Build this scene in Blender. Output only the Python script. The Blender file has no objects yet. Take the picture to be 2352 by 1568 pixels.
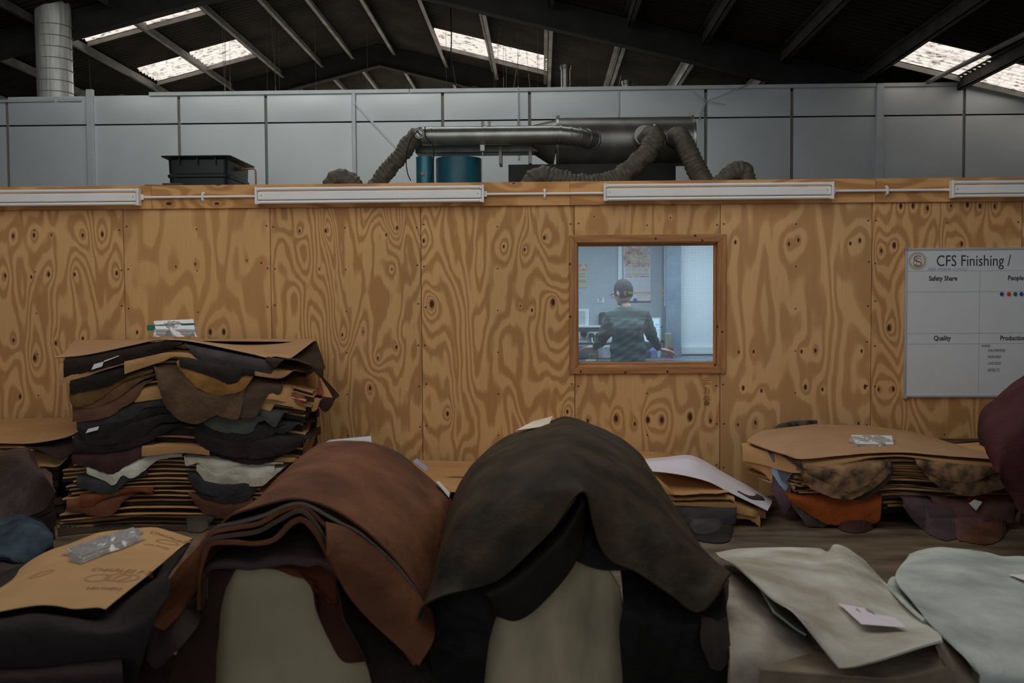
import bpy, bmesh, math, random
import numpy as np
from mathutils import Vector, Matrix
random.seed(7)
rng = np.random.RandomState(3)
SC = bpy.context.scene
COL = SC.collection
# ------------------------------------------------------------------ camera
F = 2287.0; W, H = 2352, 1568
YAW = math.atan(69 / F); PIT = math.atan(94 / F); ROLL = math.radians(-.35)
RM = Matrix.Rotation(YAW, 3, 'Z') @ Matrix.Rotation(math.pi / 2 - PIT, 3, 'X') @ Matrix.Rotation(ROLL, 3, 'Z')
CP = Vector((0, 0, 1.6))
cam = bpy.data.cameras.new('camera'); camo = bpy.data.objects.new('camera', cam); COL.objects.link(camo)
camo.matrix_world = Matrix.Translation(CP) @ RM.to_4x4()
cam.sensor_width = 36; cam.lens = 36 * F / W; cam.clip_end = 200; cam.clip_start = .05
cam.dof.use_dof = True; cam.dof.focus_distance = 8.1; cam.dof.aperture_fstop = 4.5
SC.camera = camo
# ------------------------------------------------------------------ world, light, exposure
wd = bpy.data.worlds.new('world'); SC.world = wd; wd.use_nodes = True
bg = wd.node_tree.nodes['Background']; bg.inputs[0].default_value = (.8, .9, 1, 1); bg.inputs[1].default_value = .45
SC.view_settings.view_transform = 'Standard'; SC.view_settings.look = 'None'
SC.view_settings.exposure = -.08; SC.view_settings.gamma = 1; SC.view_settings.use_curve_mapping = False
def area(name, loc, rot, sx, sy, power, col=(1, 1, 1)):
    l = bpy.data.lights.new(name, 'AREA'); l.shape = 'RECTANGLE'; l.size = sx; l.size_y = sy; l.energy = power; l.color = col
    o = bpy.data.objects.new(name, l); COL.objects.link(o); o.location = loc; o.rotation_euler = [math.radians(a) for a in rot]
    return o
area('skylight_glow', (-1, 4.6, 4.9), (14, 0, 0), 9, 4.5, 158, (1, .97, .92))
area('skylight_glow_far', (-2.2, 11.6, 6.1), (28, 0, 0), 11, 2.0, 150, (1, .99, .965))
area('skylight_bounce_fill', (-2.5, 18.5, 5.55), (0, 0, 0), 9, 3.5, 170, (1, .97, .93))  # added fill over the pale deck, bouncing up to the purlins
area('gable_fill', (-3, 26, 6.0), (0, 0, 0), 7, 5, 420, (1, .95, .88))  # added fill to brighten the roof past the far rafter
area('rear_fill', (-1, -4.5, 2.6), (84, 0, 0), 9, 3.4, 30, (1, .97, .93))  # added soft frontal fill from the open rear, out of view
# ------------------------------------------------------------------ helpers
def ray(px, py): return RM @ Vector(((px - W / 2) / F, -(py - H / 2) / F, -1))
def P(px, py, Y):
    d = ray(px, py); return CP + d * (Y / d.y)
def RP(px, py, side):                       # point of a roof plane seen at a pixel
    n = Vector((.25 if side > 0 else -.25, 0, 1)); d = ray(px, py); p0 = Vector((-3.39, 0, RIDGE))
    return CP + d * ((p0 - CP).dot(n) / d.dot(n))
RIDGE = 7.02
def PJ(v):
    q = RM.transposed() @ (Vector(v) - CP); return (W / 2 + F * q.x / -q.z, H / 2 - F * q.y / -q.z)
def roofz(x): return RIDGE - .25 * abs(x + 3.39)
def lin(c):
    c = c / 255.
    return c / 12.92 if c <= .04045 else ((c + .055) / 1.055) ** 2.4
def S(r, g, b, k=1.0): return tuple(min(.9, lin(v) / .4 * k) for v in (r, g, b))
def N(t, typ, **kw):
    n = t.nodes.new(typ)
    for k, v in kw.items(): setattr(n, k, v)
    return n
def math_(t, op, a, b=None, c=None):
    n = N(t, 'ShaderNodeMath', operation=op)
    for i, v in enumerate((a, b, c)):
        if v is None: continue
        if isinstance(v, (int, float)): n.inputs[i].default_value = v
        else: t.links.new(v, n.inputs[i])
    return n.outputs[0]
def base_mat(name):
    m = bpy.data.materials.new(name); m.use_nodes = True
    return m, m.node_tree, m.node_tree.nodes['Principled BSDF']
MC = {}
def mk(name, rgb, rough=.75, var=.18, scale=5., bump=.15, bscale=40., metal=0., spec=.3, rgb2=None, stretch=(1, 1, 1), sheen=0, detail=4., bdist=.01):
    if name in MC: return MC[name]
    m, t, b = base_mat(name)
    tc = N(t, 'ShaderNodeTexCoord'); mp = N(t, 'ShaderNodeMapping'); mp.inputs[3].default_value = stretch
    t.links.new(tc.outputs['Object'], mp.inputs[0])
    oi = N(t, 'ShaderNodeObjectInfo'); w = math_(t, 'MULTIPLY', oi.outputs['Random'], 37.)
    nz = N(t, 'ShaderNodeTexNoise', noise_dimensions='4D'); nz.inputs['Scale'].default_value = scale; nz.inputs['Detail'].default_value = detail
    t.links.new(mp.outputs[0], nz.inputs['Vector']); t.links.new(w, nz.inputs['W'])
    cr = N(t, 'ShaderNodeValToRGB')
    lo = tuple(max(0, c * (1 - var)) for c in rgb) + (1,); hi = (tuple(min(.95, c * (1 + var)) for c in rgb) if rgb2 is None else rgb2) + (1,)
    cr.color_ramp.elements[0].position = .34; cr.color_ramp.elements[0].color = lo
    cr.color_ramp.elements[1].position = .66; cr.color_ramp.elements[1].color = hi
    t.links.new(nz.outputs[0], cr.inputs[0]); t.links.new(cr.outputs[0], b.inputs['Base Color'])
    b.inputs['Roughness'].default_value = rough; b.inputs['Metallic'].default_value = metal
    b.inputs['Specular IOR Level'].default_value = spec
    if sheen: b.inputs['Sheen Weight'].default_value = sheen
    if bump:
        n2 = N(t, 'ShaderNodeTexNoise'); n2.inputs['Scale'].default_value = bscale; n2.inputs['Detail'].default_value = 5
        t.links.new(mp.outputs[0], n2.inputs['Vector'])
        bp = N(t, 'ShaderNodeBump'); bp.inputs['Strength'].default_value = bump; bp.inputs['Distance'].default_value = bdist
        t.links.new(n2.outputs[0], bp.inputs['Height']); t.links.new(bp.outputs[0], b.inputs['Normal'])
    MC[name] = m
    return m
def emis(name, rgb, s=1.):
    m, t, b = base_mat(name); b.inputs['Base Color'].default_value = rgb + (1,)
    b.inputs['Emission Color'].default_value = rgb + (1,); b.inputs['Emission Strength'].default_value = s
    return m
# ---- objects
def link(name, me, m=None, parent=None, smooth=False):
    o = bpy.data.objects.new(name, me); COL.objects.link(o)
    if m is not None:
        me.materials.clear(); me.materials.append(m)
    if smooth: me.polygons.foreach_set('use_smooth', [True] * len(me.polygons))
    if parent is not None:
        o.parent = parent; o.matrix_parent_inverse = parent['_inv'] if False else Matrix.Translation(-parent_world(parent))
    return o
def parent_world(p):
    v = Vector(p.location) + (p.matrix_parent_inverse.to_translation() if p.parent else Vector())
    return (v + parent_world(p.parent)) if p.parent else v
def tag(o, label=None, cat=None, group=None, kind=None):
    if label: o['label'] = label
    if cat: o['category'] = cat
    if group: o['group'] = group
    if kind: o['kind'] = kind
    return o
def empty(name, loc, label=None, cat=None, group=None, kind=None):
    o = bpy.data.objects.new(name, None); COL.objects.link(o); o.location = loc; o.empty_display_size = .1
    return tag(o, label, cat, group, kind)
def base_origin(o):                          # move a single-mesh thing's origin to its base centre
    me = o.data; v = np.empty(len(me.vertices) * 3); me.vertices.foreach_get('co', v); v = v.reshape(-1, 3)
    c = np.array([(v[:, 0].min() + v[:, 0].max()) / 2, (v[:, 1].min() + v[:, 1].max()) / 2, v[:, 2].min()])
    me.vertices.foreach_set('co', (v - c).ravel()); o.location = Vector(c) + Vector(o.location); me.update(); return o
def mesh(verts, faces, name='m'):
    me = bpy.data.meshes.new(name); me.from_pydata([tuple(v) for v in verts], [], faces); me.update(); return me
class MB:
    def __init__(s): s.v = []; s.f = []
    def add(s, vs, fs):
        k = len(s.v); s.v += [tuple(v) for v in vs]; s.f += [tuple(i + k for i in f) for f in fs]; return s
    def box(s, a, b):
        x0, y0, z0 = a; x1, y1, z1 = b
        return s.add([(x0, y0, z0), (x1, y0, z0), (x1, y1, z0), (x0, y1, z0), (x0, y0, z1), (x1, y0, z1), (x1, y1, z1), (x0, y1, z1)],
                     [(0, 3, 2, 1), (4, 5, 6, 7), (0, 1, 5, 4), (1, 2, 6, 5), (2, 3, 7, 6), (3, 0, 4, 7)])
    def bar(s, p, q, w, h, up=(0, 0, 1)):     # rectangular bar from p to q
        p = Vector(p); q = Vector(q); d = (q - p).normalized(); u = Vector(up)
        a = d.cross(u).normalized() * w / 2; b = a.cross(d).normalized() * h / 2
        vs = [p - a - b, p + a - b, p + a + b, p - a + b, q - a - b, q + a - b, q + a + b, q - a + b]
        return s.add(vs, [(0, 1, 2, 3), (4, 7, 6, 5), (0, 4, 5, 1), (1, 5, 6, 2), (2, 6, 7, 3), (3, 7, 4, 0)])
    def tube(s, pts, r, seg=16, cap=True):
        pts = [Vector(p) for p in pts]; n = len(pts)
        if not hasattr(r, '__len__'): r = [r] * n
        prev = None; vs = []
        for i, p in enumerate(pts):
            d = (pts[min(i + 1, n - 1)] - pts[max(i - 1, 0)]).normalized()
            if prev is None:
                prev = d.cross(Vector((0, 0, 1)) if abs(d.z) < .9 else Vector((1, 0, 0))).normalized()
            a = (prev - d * prev.dot(d)).normalized(); prev = a; b = d.cross(a)
            for k in range(seg):
                t = 2 * math.pi * k / seg; vs.append(p + (a * math.cos(t) + b * math.sin(t)) * r[i])
        fs = [(i * seg + k, i * seg + (k + 1) % seg, (i + 1) * seg + (k + 1) % seg, (i + 1) * seg + k) for i in range(n - 1) for k in range(seg)]
        if cap: fs += [tuple(range(seg))[::-1], tuple((n - 1) * seg + k for k in range(seg))]
        return s.add(vs, fs)
    def obj(s, name, m, parent=None, smooth=False): return link(name, mesh(s.v, s.f), m, parent, smooth)
def autosmooth(o, ang=40):
    me = o.data; me.polygons.foreach_set('use_smooth', [True] * len(me.polygons)); me.set_sharp_from_angle(angle=math.radians(ang)); return o
def catmull(pts, n):
    pts = np.array([tuple(p) for p in pts], float)
    if len(pts) < 3:
        t = np.linspace(0, 1, n)[:, None]; return pts[0] * (1 - t) + pts[-1] * t
    d = np.r_[0, np.cumsum(np.sqrt(np.linalg.norm(np.diff(pts, axis=0), axis=1) + 1e-9))]
    # centripetal parameter, monotone-safe tangents
    m = np.gradient(pts, d, axis=0)
    t = np.linspace(0, d[-1], n); i = np.clip(np.searchsorted(d, t, 'right') - 1, 0, len(pts) - 2)
    h = (d[i + 1] - d[i])[:, None]; u = ((t - d[i])[:, None]) / h
    return (2 * u**3 - 3 * u**2 + 1) * pts[i] + (u**3 - 2 * u**2 + u) * h * m[i] + (-2 * u**3 + 3 * u**2) * pts[i + 1] + (u**3 - u**2) * h * m[i + 1]
def catmull_u(pts, n):                       # uniform parameter (rows match column by column)
    pts = np.array([tuple(p) for p in pts], float); k = len(pts)
    if k < 3:
        t = np.linspace(0, 1, n)[:, None]; return pts[0] * (1 - t) + pts[-1] * t
    m = np.gradient(pts, axis=0); t = np.linspace(0, k - 1, n); i = np.clip(t.astype(int), 0, k - 2); u = (t - i)[:, None]
    return (2 * u**3 - 3 * u**2 + 1) * pts[i] + (u**3 - 2 * u**2 + u) * m[i] + (-2 * u**3 + 3 * u**2) * pts[i + 1] + (u**3 - u**2) * m[i + 1]
def grid_mesh(G, th=.003):                    # G[n][m] of points -> sheet with thickness th
    n, m = G.shape[:2]
    du = np.gradient(G, axis=0); dv = np.gradient(G, axis=1); nr = np.cross(du, dv); nr /= (np.linalg.norm(nr, axis=2, keepdims=True) + 1e-9)
    A = G.reshape(-1, 3); B = (G - nr * th).reshape(-1, 3)
    k = n * m; fs = []
    for i in range(n - 1):
        for j in range(m - 1):
            a = i * m + j; fs.append((a, a + 1, a + m + 1, a + m)); fs.append((k + a, k + a + m, k + a + m + 1, k + a + 1))
    rim = [i for i in range(m)] + [i * m + m - 1 for i in range(1, n)] + [(n - 1) * m + j for j in range(m - 2, -1, -1)] + [i * m for i in range(n - 2, 0, -1)]
    for a, b in zip(rim, rim[1:] + rim[:1]): fs.append((a, k + a, k + b, b))
    return mesh(np.vstack([A, B]), fs)
def wob(G, amp, freq, seed=0):                # low frequency ripples on a sheet of points
    r = np.random.RandomState(seed); D = np.zeros(G.shape[:2])
    for _ in range(6):
        k = r.randn(3) * freq; D += np.sin(G @ k + r.rand() * 6.28)
    du = np.gradient(G, axis=0); dv = np.gradient(G, axis=1); nr = np.cross(du, dv); nr /= (np.linalg.norm(nr, axis=2, keepdims=True) + 1e-9)
    return G + nr * (D / 6 * amp)[:, :, None]
CV = lambda sc, ox, oy: (lambda X, Y: (ox + X / sc, oy + Y / sc))
def loft(name, rows, cv, m, nu=40, nv=48, th=.004, amp=.006, freq=9., seed=1, parent=None, jag=0., uni=True):
    R_ = []
    for r in rows:
        Yd = r[0]; pts = []
        for p in r[1]:
            px, py = cv(p[0], p[1]); pts.append(P(px, py, Yd if len(p) < 3 else p[2]))
        R_.append(catmull(pts, nv) if not uni else catmull_u(pts, nv))
    R_ = np.array(R_)
    G = np.stack([catmull_u(R_[:, j], nu) for j in range(nv)], axis=1)
    if amp: G = wob(wob(G, amp, freq, seed), amp * .28, freq * 4.5, seed + 7)
    if jag:
        r = np.random.RandomState(seed + 50); j_ = np.convolve(r.randn(nv + 4), np.ones(3) / 3, 'same')[:nv] * jag
        G[-1, :, 2] += j_
    return autosmooth(link(name, grid_mesh(G, th), m, parent), 55)
def text(name, s, size, loc, m, parent=None, ext=.0008, rot=(90, 0, 0), align='LEFT', sx=1., bold=0., shear=0.):
    c = bpy.data.curves.new('t', 'FONT'); c.body = s; c.size = size; c.extrude = ext; c.align_x = align; c.offset = bold; c.shear = shear; c.resolution_u = 3
    o = bpy.data.objects.new('t', c); COL.objects.link(o); bpy.context.view_layer.update()
    me = bpy.data.meshes.new_from_object(o.evaluated_get(bpy.context.evaluated_depsgraph_get()))
    bpy.data.objects.remove(o)
    M = Matrix.Translation(loc) @ (rot if isinstance(rot, Matrix) else Matrix.LocRotScale(None, __import__('mathutils').Euler([math.radians(a) for a in rot]), None)) @ Matrix.Scale(sx, 4, (1, 0, 0))
    me.transform(M)
    return link(name, me, m, parent)
# ------------------------------------------------------------------ materials
def plywood(name, knots, horiz=False, seed=0., contrast=1., light=(146, 114, 76), dark=(121, 87, 53), n_bands=11., kr=.20):
    """rotary cut pine veneer: growth rings are level lines of a smooth field that rises round each knot"""
    m, t, b = base_mat(name)
    tc = N(t, 'ShaderNodeTexCoord'); sp = N(t, 'ShaderNodeSeparateXYZ'); t.links.new(tc.outputs['Object'], sp.inputs[0])
    x, z = sp.outputs[0], sp.outputs[2]
    if horiz: x, z = z, x
    def comb(a, bb, c):
        n = N(t, 'ShaderNodeCombineXYZ')
        for i, v in enumerate((a, bb, c)):
            if isinstance(v, (int, float)): n.inputs[i].default_value = v
            else: t.links.new(v, n.inputs[i])
        return n.outputs[0]
    def noise(v, sc=1., det=2., ro=.5, dist=0.):
        n = N(t, 'ShaderNodeTexNoise'); n.inputs['Scale'].default_value = sc; n.inputs['Detail'].default_value = det
        n.inputs['Roughness'].default_value = ro; n.inputs['Distortion'].default_value = dist; t.links.new(v, n.inputs['Vector']); return n.outputs[0]
    v1 = comb(math_(t, 'MULTIPLY', x, 3.6), seed * 3.7, math_(t, 'MULTIPLY', z, .85))
    n1 = noise(v1, 1., 1.5, .4, .5)
    vj = comb(math_(t, 'MULTIPLY', x, 46.), seed, math_(t, 'MULTIPLY', z, 3.))
    nj = noise(vj, 1., 2., .6)
    vk = comb(math_(t, 'MULTIPLY', x, 9.), seed + 5, math_(t, 'MULTIPLY', z, 5.))
    f = math_(t, 'MULTIPLY_ADD', nj, .030, n1)
    f = math_(t, 'MULTIPLY_ADD', noise(vk, 1., 1., .5), .07, f)
    kd = None
    for (kx, kz, kk) in knots:
        if horiz: pos = comb(math_(t, 'SUBTRACT', x, kz), 0., math_(t, 'MULTIPLY', math_(t, 'SUBTRACT', z, kx), .55))
        else: pos = comb(math_(t, 'SUBTRACT', x, kx), 0., math_(t, 'MULTIPLY', math_(t, 'SUBTRACT', z, kz), .55))
        ln = N(t, 'ShaderNodeVectorMath', operation='LENGTH'); t.links.new(pos, ln.inputs[0]); d = ln.outputs['Value']
        e = math_(t, 'DIVIDE', .016 * kk, math_(t, 'ADD', d, .05))
        f = math_(t, 'ADD', f, math_(t, 'MULTIPLY', e, (1 if (kx * 77) % 2 < 1 else -1) * 1.1))
        dk = math_(t, 'DIVIDE', d, .0075 * kk)
        kd = dk if kd is None else math_(t, 'MINIMUM', kd, dk)
    s = math_(t, 'SINE', math_(t, 'MULTIPLY', f, 6.2832 * n_bands))
    s = math_(t, 'MULTIPLY_ADD', s, .5, .5)
    cr = N(t, 'ShaderNodeValToRGB'); e = cr.color_ramp.elements
    L = S(*light); D = S(*dark)
    mid = tuple(a * .5 + b_ * .5 for a, b_ in zip(L, D))
    e[0].position = .12; e[0].color = tuple(a * (1 - contrast) * .5 + d * (1 - (1 - contrast) * .5) for a, d in zip(L, D)) + (1,)
    e[1].position = .72; e[1].color = L + (1,)
    q = e.new(.45); q.color = mid + (1,)
    t.links.new(s, cr.inputs[0])
    # broad tone variation and fibre
    vf = comb(math_(t, 'MULTIPLY', x, 120.), seed, math_(t, 'MULTIPLY', z, 4.))
    fib = math_(t, 'MULTIPLY_ADD', noise(vf, 1., 2., .6), .20, .90)
    fib = math_(t, 'MULTIPLY', fib, math_(t, 'MULTIPLY_ADD', noise(comb(math_(t, 'MULTIPLY', x, 1.4), seed * 2, math_(t, 'MULTIPLY', z, .8)), 1., 2.), .36, .82))
    mx = N(t, 'ShaderNodeMix', data_type='RGBA', blend_type='MULTIPLY'); mx.inputs[0].default_value = 1
    t.links.new(cr.outputs[0], mx.inputs[6]); cc = N(t, 'ShaderNodeCombineColor')
    for i in range(3): t.links.new(fib, cc.inputs[i])
    t.links.new(cc.outputs[0], mx.inputs[7]); out = mx.outputs[2]
    if kd is not None:
        mr = N(t, 'ShaderNodeMapRange', interpolation_type='SMOOTHSTEP'); mr.inputs[1].default_value = .7; mr.inputs[2].default_value = 1.9
        t.links.new(kd, mr.inputs[0])
        m2 = N(t, 'ShaderNodeMix', data_type='RGBA'); t.links.new(mr.outputs[0], m2.inputs[0]); m2.inputs[6].default_value = S(48, 26, 14) + (1,)
        t.links.new(out, m2.inputs[7]); out = m2.outputs[2]
    t.links.new(out, b.inputs['Base Color']); b.inputs['Roughness'].default_value = .62; b.inputs['Specular IOR Level'].default_value = .25
    bp = N(t, 'ShaderNodeBump'); bp.inputs['Strength'].default_value = .12; bp.inputs['Distance'].default_value = .002
    t.links.new(s, bp.inputs['Height']); t.links.new(bp.outputs[0], b.inputs['Normal'])
    return m
def pine(name, horiz, col=(118, 82, 50)):
    return mk(name, S(*col), rough=.5, var=.22, scale=3., bump=.08, bscale=8., stretch=((1.2, 14, 14) if horiz else (14, 14, 1.2)), detail=3.)
M_white = mk('painted white metal', S(168, 166, 163), rough=.35, var=.03, bump=0)
M_tube = mk('opal tube glass', S(172, 170, 168), rough=.25, var=.02, bump=0, spec=.6)
M_clad = mk('grey coated cladding steel', S(134, 139, 140), rough=.42, var=.05, scale=1.2, bump=.25, bscale=1.6, metal=.25)
M_joint = mk('dark panel joint strip', S(82, 80, 78), rough=.6, var=.1, bump=0)
M_post = mk('grey steel post', S(126, 131, 132), rough=.5, var=.06, bump=0, metal=.2)
M_roof = mk('dark corrugated roof sheet', (.034, .029, .023), rough=.9, var=.35, scale=1.5, bump=0)  # dark brown sheet, tone varied at random
M_rafter = mk('dark painted rafter steel', (.020, .019, .018), rough=.8, var=.3, scale=3, bump=0)
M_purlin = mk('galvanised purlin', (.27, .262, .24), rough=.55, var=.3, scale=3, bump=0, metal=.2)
M_purlin_shade = mk('shaded purlin', (.075, .072, .066), rough=.7, var=.3, scale=3, bump=0)  # same purlins with the shade of the near bays put into the colour
M_galv = mk('galvanised duct steel', (.40, .41, .39), rough=.33, var=.16, scale=7, bump=.05, bscale=12, metal=.85)
M_galvd = mk('dull duct steel', (.21, .21, .20), rough=.38, var=.25, scale=5, bump=.05, bscale=10, metal=.75)
M_flex = mk('grey brown flexible hose skin', S(66, 62, 54), rough=.5, var=.25, scale=18, bump=.6, bscale=30, spec=.4)
M_black = mk('black plastic', (.016, .02, .02), rough=.4, var=.2, scale=4, bump=.1, bscale=3, spec=.5)
M_blue = mk('blue green machine enamel', S(28, 72, 84), rough=.35, var=.15, bump=0, spec=.5)
M_copper = mk('tarnished copper', (.42, .2, .12), rough=.4, var=.2, metal=.8, bump=0)
M_paper = mk('kraft paper', S(124, 93, 60, 1.08), rough=.8, var=.1, scale=4, bump=.1, bscale=25)
M_paperd = mk('dark kraft paper', S(104, 77, 48), rough=.8, var=.12, scale=4, bump=.1, bscale=25)
M_plastic = mk('creased clear polythene', S(176, 172, 166), rough=.18, var=.15, scale=40, bump=.9, bscale=60, spec=.8)
M_tag = mk('white tag card', S(168, 172, 168), rough=.6, var=.04, bump=0)
M_line = mk('black print', (.02, .02, .022), rough=.6, var=.05, bump=0)
def hide_mat(c, var=.3, sc=6., rough=.68, c2=None, spec=.14): 
    return mk('leather %d %d %d %s' % (c[0], c[1], c[2], '' if c2 is None else 'mottled'), S(*c), rough=rough, var=var, scale=sc, bump=.5, bscale=15, bdist=.02, spec=spec, rgb2=None if c2 is None else S(*c2))
# ================================================================== SETTING
YW = 8.1                                     # front face of the plywood wall
def st(o): o['kind'] = 'structure'; return o
M_floor = mk('worn stained concrete floor', S(60, 51, 41), rough=.7, var=.35, scale=2.2, bump=.2, bscale=14, rgb2=S(84, 72, 57), stretch=(1, 3, 1), detail=6)
st(MB().box((-13.2, -6.2, -.2), (9.2, 34.2, 0)).obj('floor', M_floor))
M_side = mk('dark rendered block', (.06, .058, .055), rough=.9, var=.2, scale=2)
st(MB().box((-13.2, -6.2, 0), (-13, 34.2, 5.2)).obj('wall_left', M_side))
st(MB().box((9, -6.2, 0), (9.2, 34.2, 4.6)).obj('wall_right', M_side))
# far gable end
g = MB(); g.add([(-13, 34, 0), (9, 34, 0), (9, 34, roofz(9)), (-3.39, 34, RIDGE), (-13, 34, roofz(-13)),
                 (-13, 34.2, 0), (9, 34.2, 0), (9, 34.2, roofz(9)), (-3.39, 34.2, RIDGE), (-13, 34.2, roofz(-13))],
                [(0, 1, 2, 3, 4), (9, 8, 7, 6, 5), (0, 5, 6, 1), (1, 6, 7, 2), (2, 7, 8, 3), (3, 8, 9, 4), (4, 9, 5, 0)])
st(g.obj('wall_gable', M_side))
# corrugated roof with rafters, purlins and skylights
ceil = st(empty('ceiling', (-3.39, 14, RIDGE)))
def corr(x0, x1, y0, y1, dz=0., pitch=.146, am=.026, per=6, th=.006):
    n = int((y1 - y0) / pitch * per) + 1; ys = np.linspace(y0, y1, n)
    G = np.zeros((n, 2, 3))
    for j, x in enumerate((x0, x1)):
        G[:, j, 0] = x; G[:, j, 1] = ys; G[:, j, 2] = roofz(x) + dz + am * np.sin(ys / pitch * 2 * math.pi)
    return grid_mesh(G, th)
for x0, x1 in ((-13.2, -3.39), (-3.39, 9.2)):
    st(autosmooth(link('roof_sheet', corr(x0, x1, -6, 34.2), M_roof, ceil), 80))
pxs = [-12.0, -10.9, -9.8, -8.7, -7.6, -6.5, -5.45, -4.62, -3.97, -3.1, -2.0, -.95, .13, 1.3, 2.4, 3.55, 4.75, 5.84, 6.9, 8.0]
frames = [-2.9, 3.1, 9.1, 15.1, 21.1, 27.1, 33.1]
for x in pxs:
    zt = roofz(x) - .035
    for ya, yb in zip(frames[:-1], frames[1:]):
        if yb < 4: continue
        b = MB(); s = 1 if x > -3.39 else -1            # zed section: web and two flanges
        b.box((x - .006, ya + .12, zt - .17), (x + .006, yb - .12, zt)).box((x - .006, ya + .12, zt - .17), (x + .07, yb - .12, zt - .158)).box((x - .07, ya + .12, zt - .012), (x + .006, yb - .12, zt))
        st(b.obj('purlin', M_purlin if ya > 15 else M_purlin_shade, ceil))
pole = MB().tube([(5.42, 10.4, roofz(5.42) - .3), (5.42, 15.6, roofz(5.42) - .16)], .03, 10).obj('conduit_pipe', M_purlin, ceil); st(pole)
for Y in frames[:-1]:
    for s in (-1, 1):
        b = MB(); xe = -13 if s < 0 else 9; d = .45
        zr, ze = RIDGE - .03, roofz(xe) - .03
        for (w, o0, o1) in ((.10, 0, .018), (.006, .018, d - .018), (.10, d - .018, d)):
            ya, yb = Y - w, Y + w
            vs = [(-3.39, ya, zr - o0), (xe, ya, ze - o0), (xe, ya, ze - o1), (-3.39, ya, zr - o1), (-3.39, yb, zr - o0), (xe, yb, ze - o0), (xe, yb, ze - o1), (-3.39, yb, zr - o1)]
            b.add(vs, [(0, 1, 2, 3), (4, 7, 6, 5), (0, 4, 5, 1), (1, 5, 6, 2), (2, 6, 7, 3), (3, 7, 4, 0)])
        st(b.obj('rafter', M_rafter, ceil))
# skylights: weathered translucent corrugated sheets lit by the sky outside
def sky_mat():
    m, t, b = base_mat('weathered translucent skylight sheet')
    tc = N(t, 'ShaderNodeTexCoord'); nz = N(t, 'ShaderNodeTexNoise'); nz.inputs['Scale'].default_value = 14; nz.inputs['Detail'].default_value = 5; nz.inputs['Roughness'].default_value = .65
    mp = N(t, 'ShaderNodeMapping'); mp.inputs[3].default_value = (.6, 1.6, 1); t.links.new(tc.outputs['Object'], mp.inputs[0]); t.links.new(mp.outputs[0], nz.inputs[0])
    cr = N(t, 'ShaderNodeValToRGB'); e = cr.color_ramp.elements
    e[0].position = .36; e[0].color = (.10, .085, .06, 1); e[1].position = .5; e[1].color = (.68, .60, .55, 1)
    t.links.new(nz.outputs[0], cr.inputs[0])
    sp = N(t, 'ShaderNodeSeparateXYZ'); t.links.new(tc.outputs['Object'], sp.inputs[0])
    wv = math_(t, 'MULTIPLY_ADD', math_(t, 'SINE', math_(t, 'MULTIPLY', sp.outputs[1], 2 * math.pi / .146)), .34, 1.6)
    t.links.new(cr.outputs[0], b.inputs['Emission Color']); t.links.new(wv, b.inputs['Emission Strength'])
    b.inputs['Base Color'].default_value = (.3, .3, .28, 1); return m
M_sky = sky_mat()
k = 0
for (x0, x1, y0, y1) in ((-7.52, -6.5, 15.9, 16.5), (-6.5, -5.47, 15.9, 16.5), (-7.52, -6.5, 18.55, 19.5), (-6.5, -5.47, 18.45, 19.4), (-1.97, -.95, 18.6, 19.68), (-.95, .12, 18.7, 19.75),
                         (4.77, 5.8, 13.13, 14.1), (5.8, 6.9, 13.2, 14.15), (6.9, 7.9, 13.2, 14.15), (-6.4, -5.5, 22.1, 22.6)):
    k += 1
    o = link('window_%d' % (k + 1), corr(x0, x1, y0, y1, -.035, th=.004), M_sky); st(autosmooth(o, 80))
    b = MB().box((x0, y1, roofz((x0 + x1) / 2) - .21), (x1, y1 + .02, roofz((x0 + x1) / 2) - .2)); za, zb = roofz(x0) - .06, roofz(x1) - .06
    b = MB().add([(x0, y1, za), (x1, y1, zb), (x1, y1, zb - .07), (x0, y1, za - .07), (x0, y1 + .02, za), (x1, y1 + .02, zb), (x1, y1 + .02, zb - .07), (x0, y1 + .02, za - .07)], [(0, 1, 2, 3), (4, 7, 6, 5), (0, 4, 5, 1), (2, 6, 7, 3), (1, 5, 6, 2), (3, 7, 4, 0)])
    b.obj('skylight_lip', M_purlin, o)
st(MB().box((-12.9, 14.5, 4.30), (6.2, 33.9, 4.36)).obj('ceiling.002', mk('store box bounce deck', (.35, .34, .31), rough=.8)))  # unseen store roof deck, added pale to bounce light onto the purlins
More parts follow.
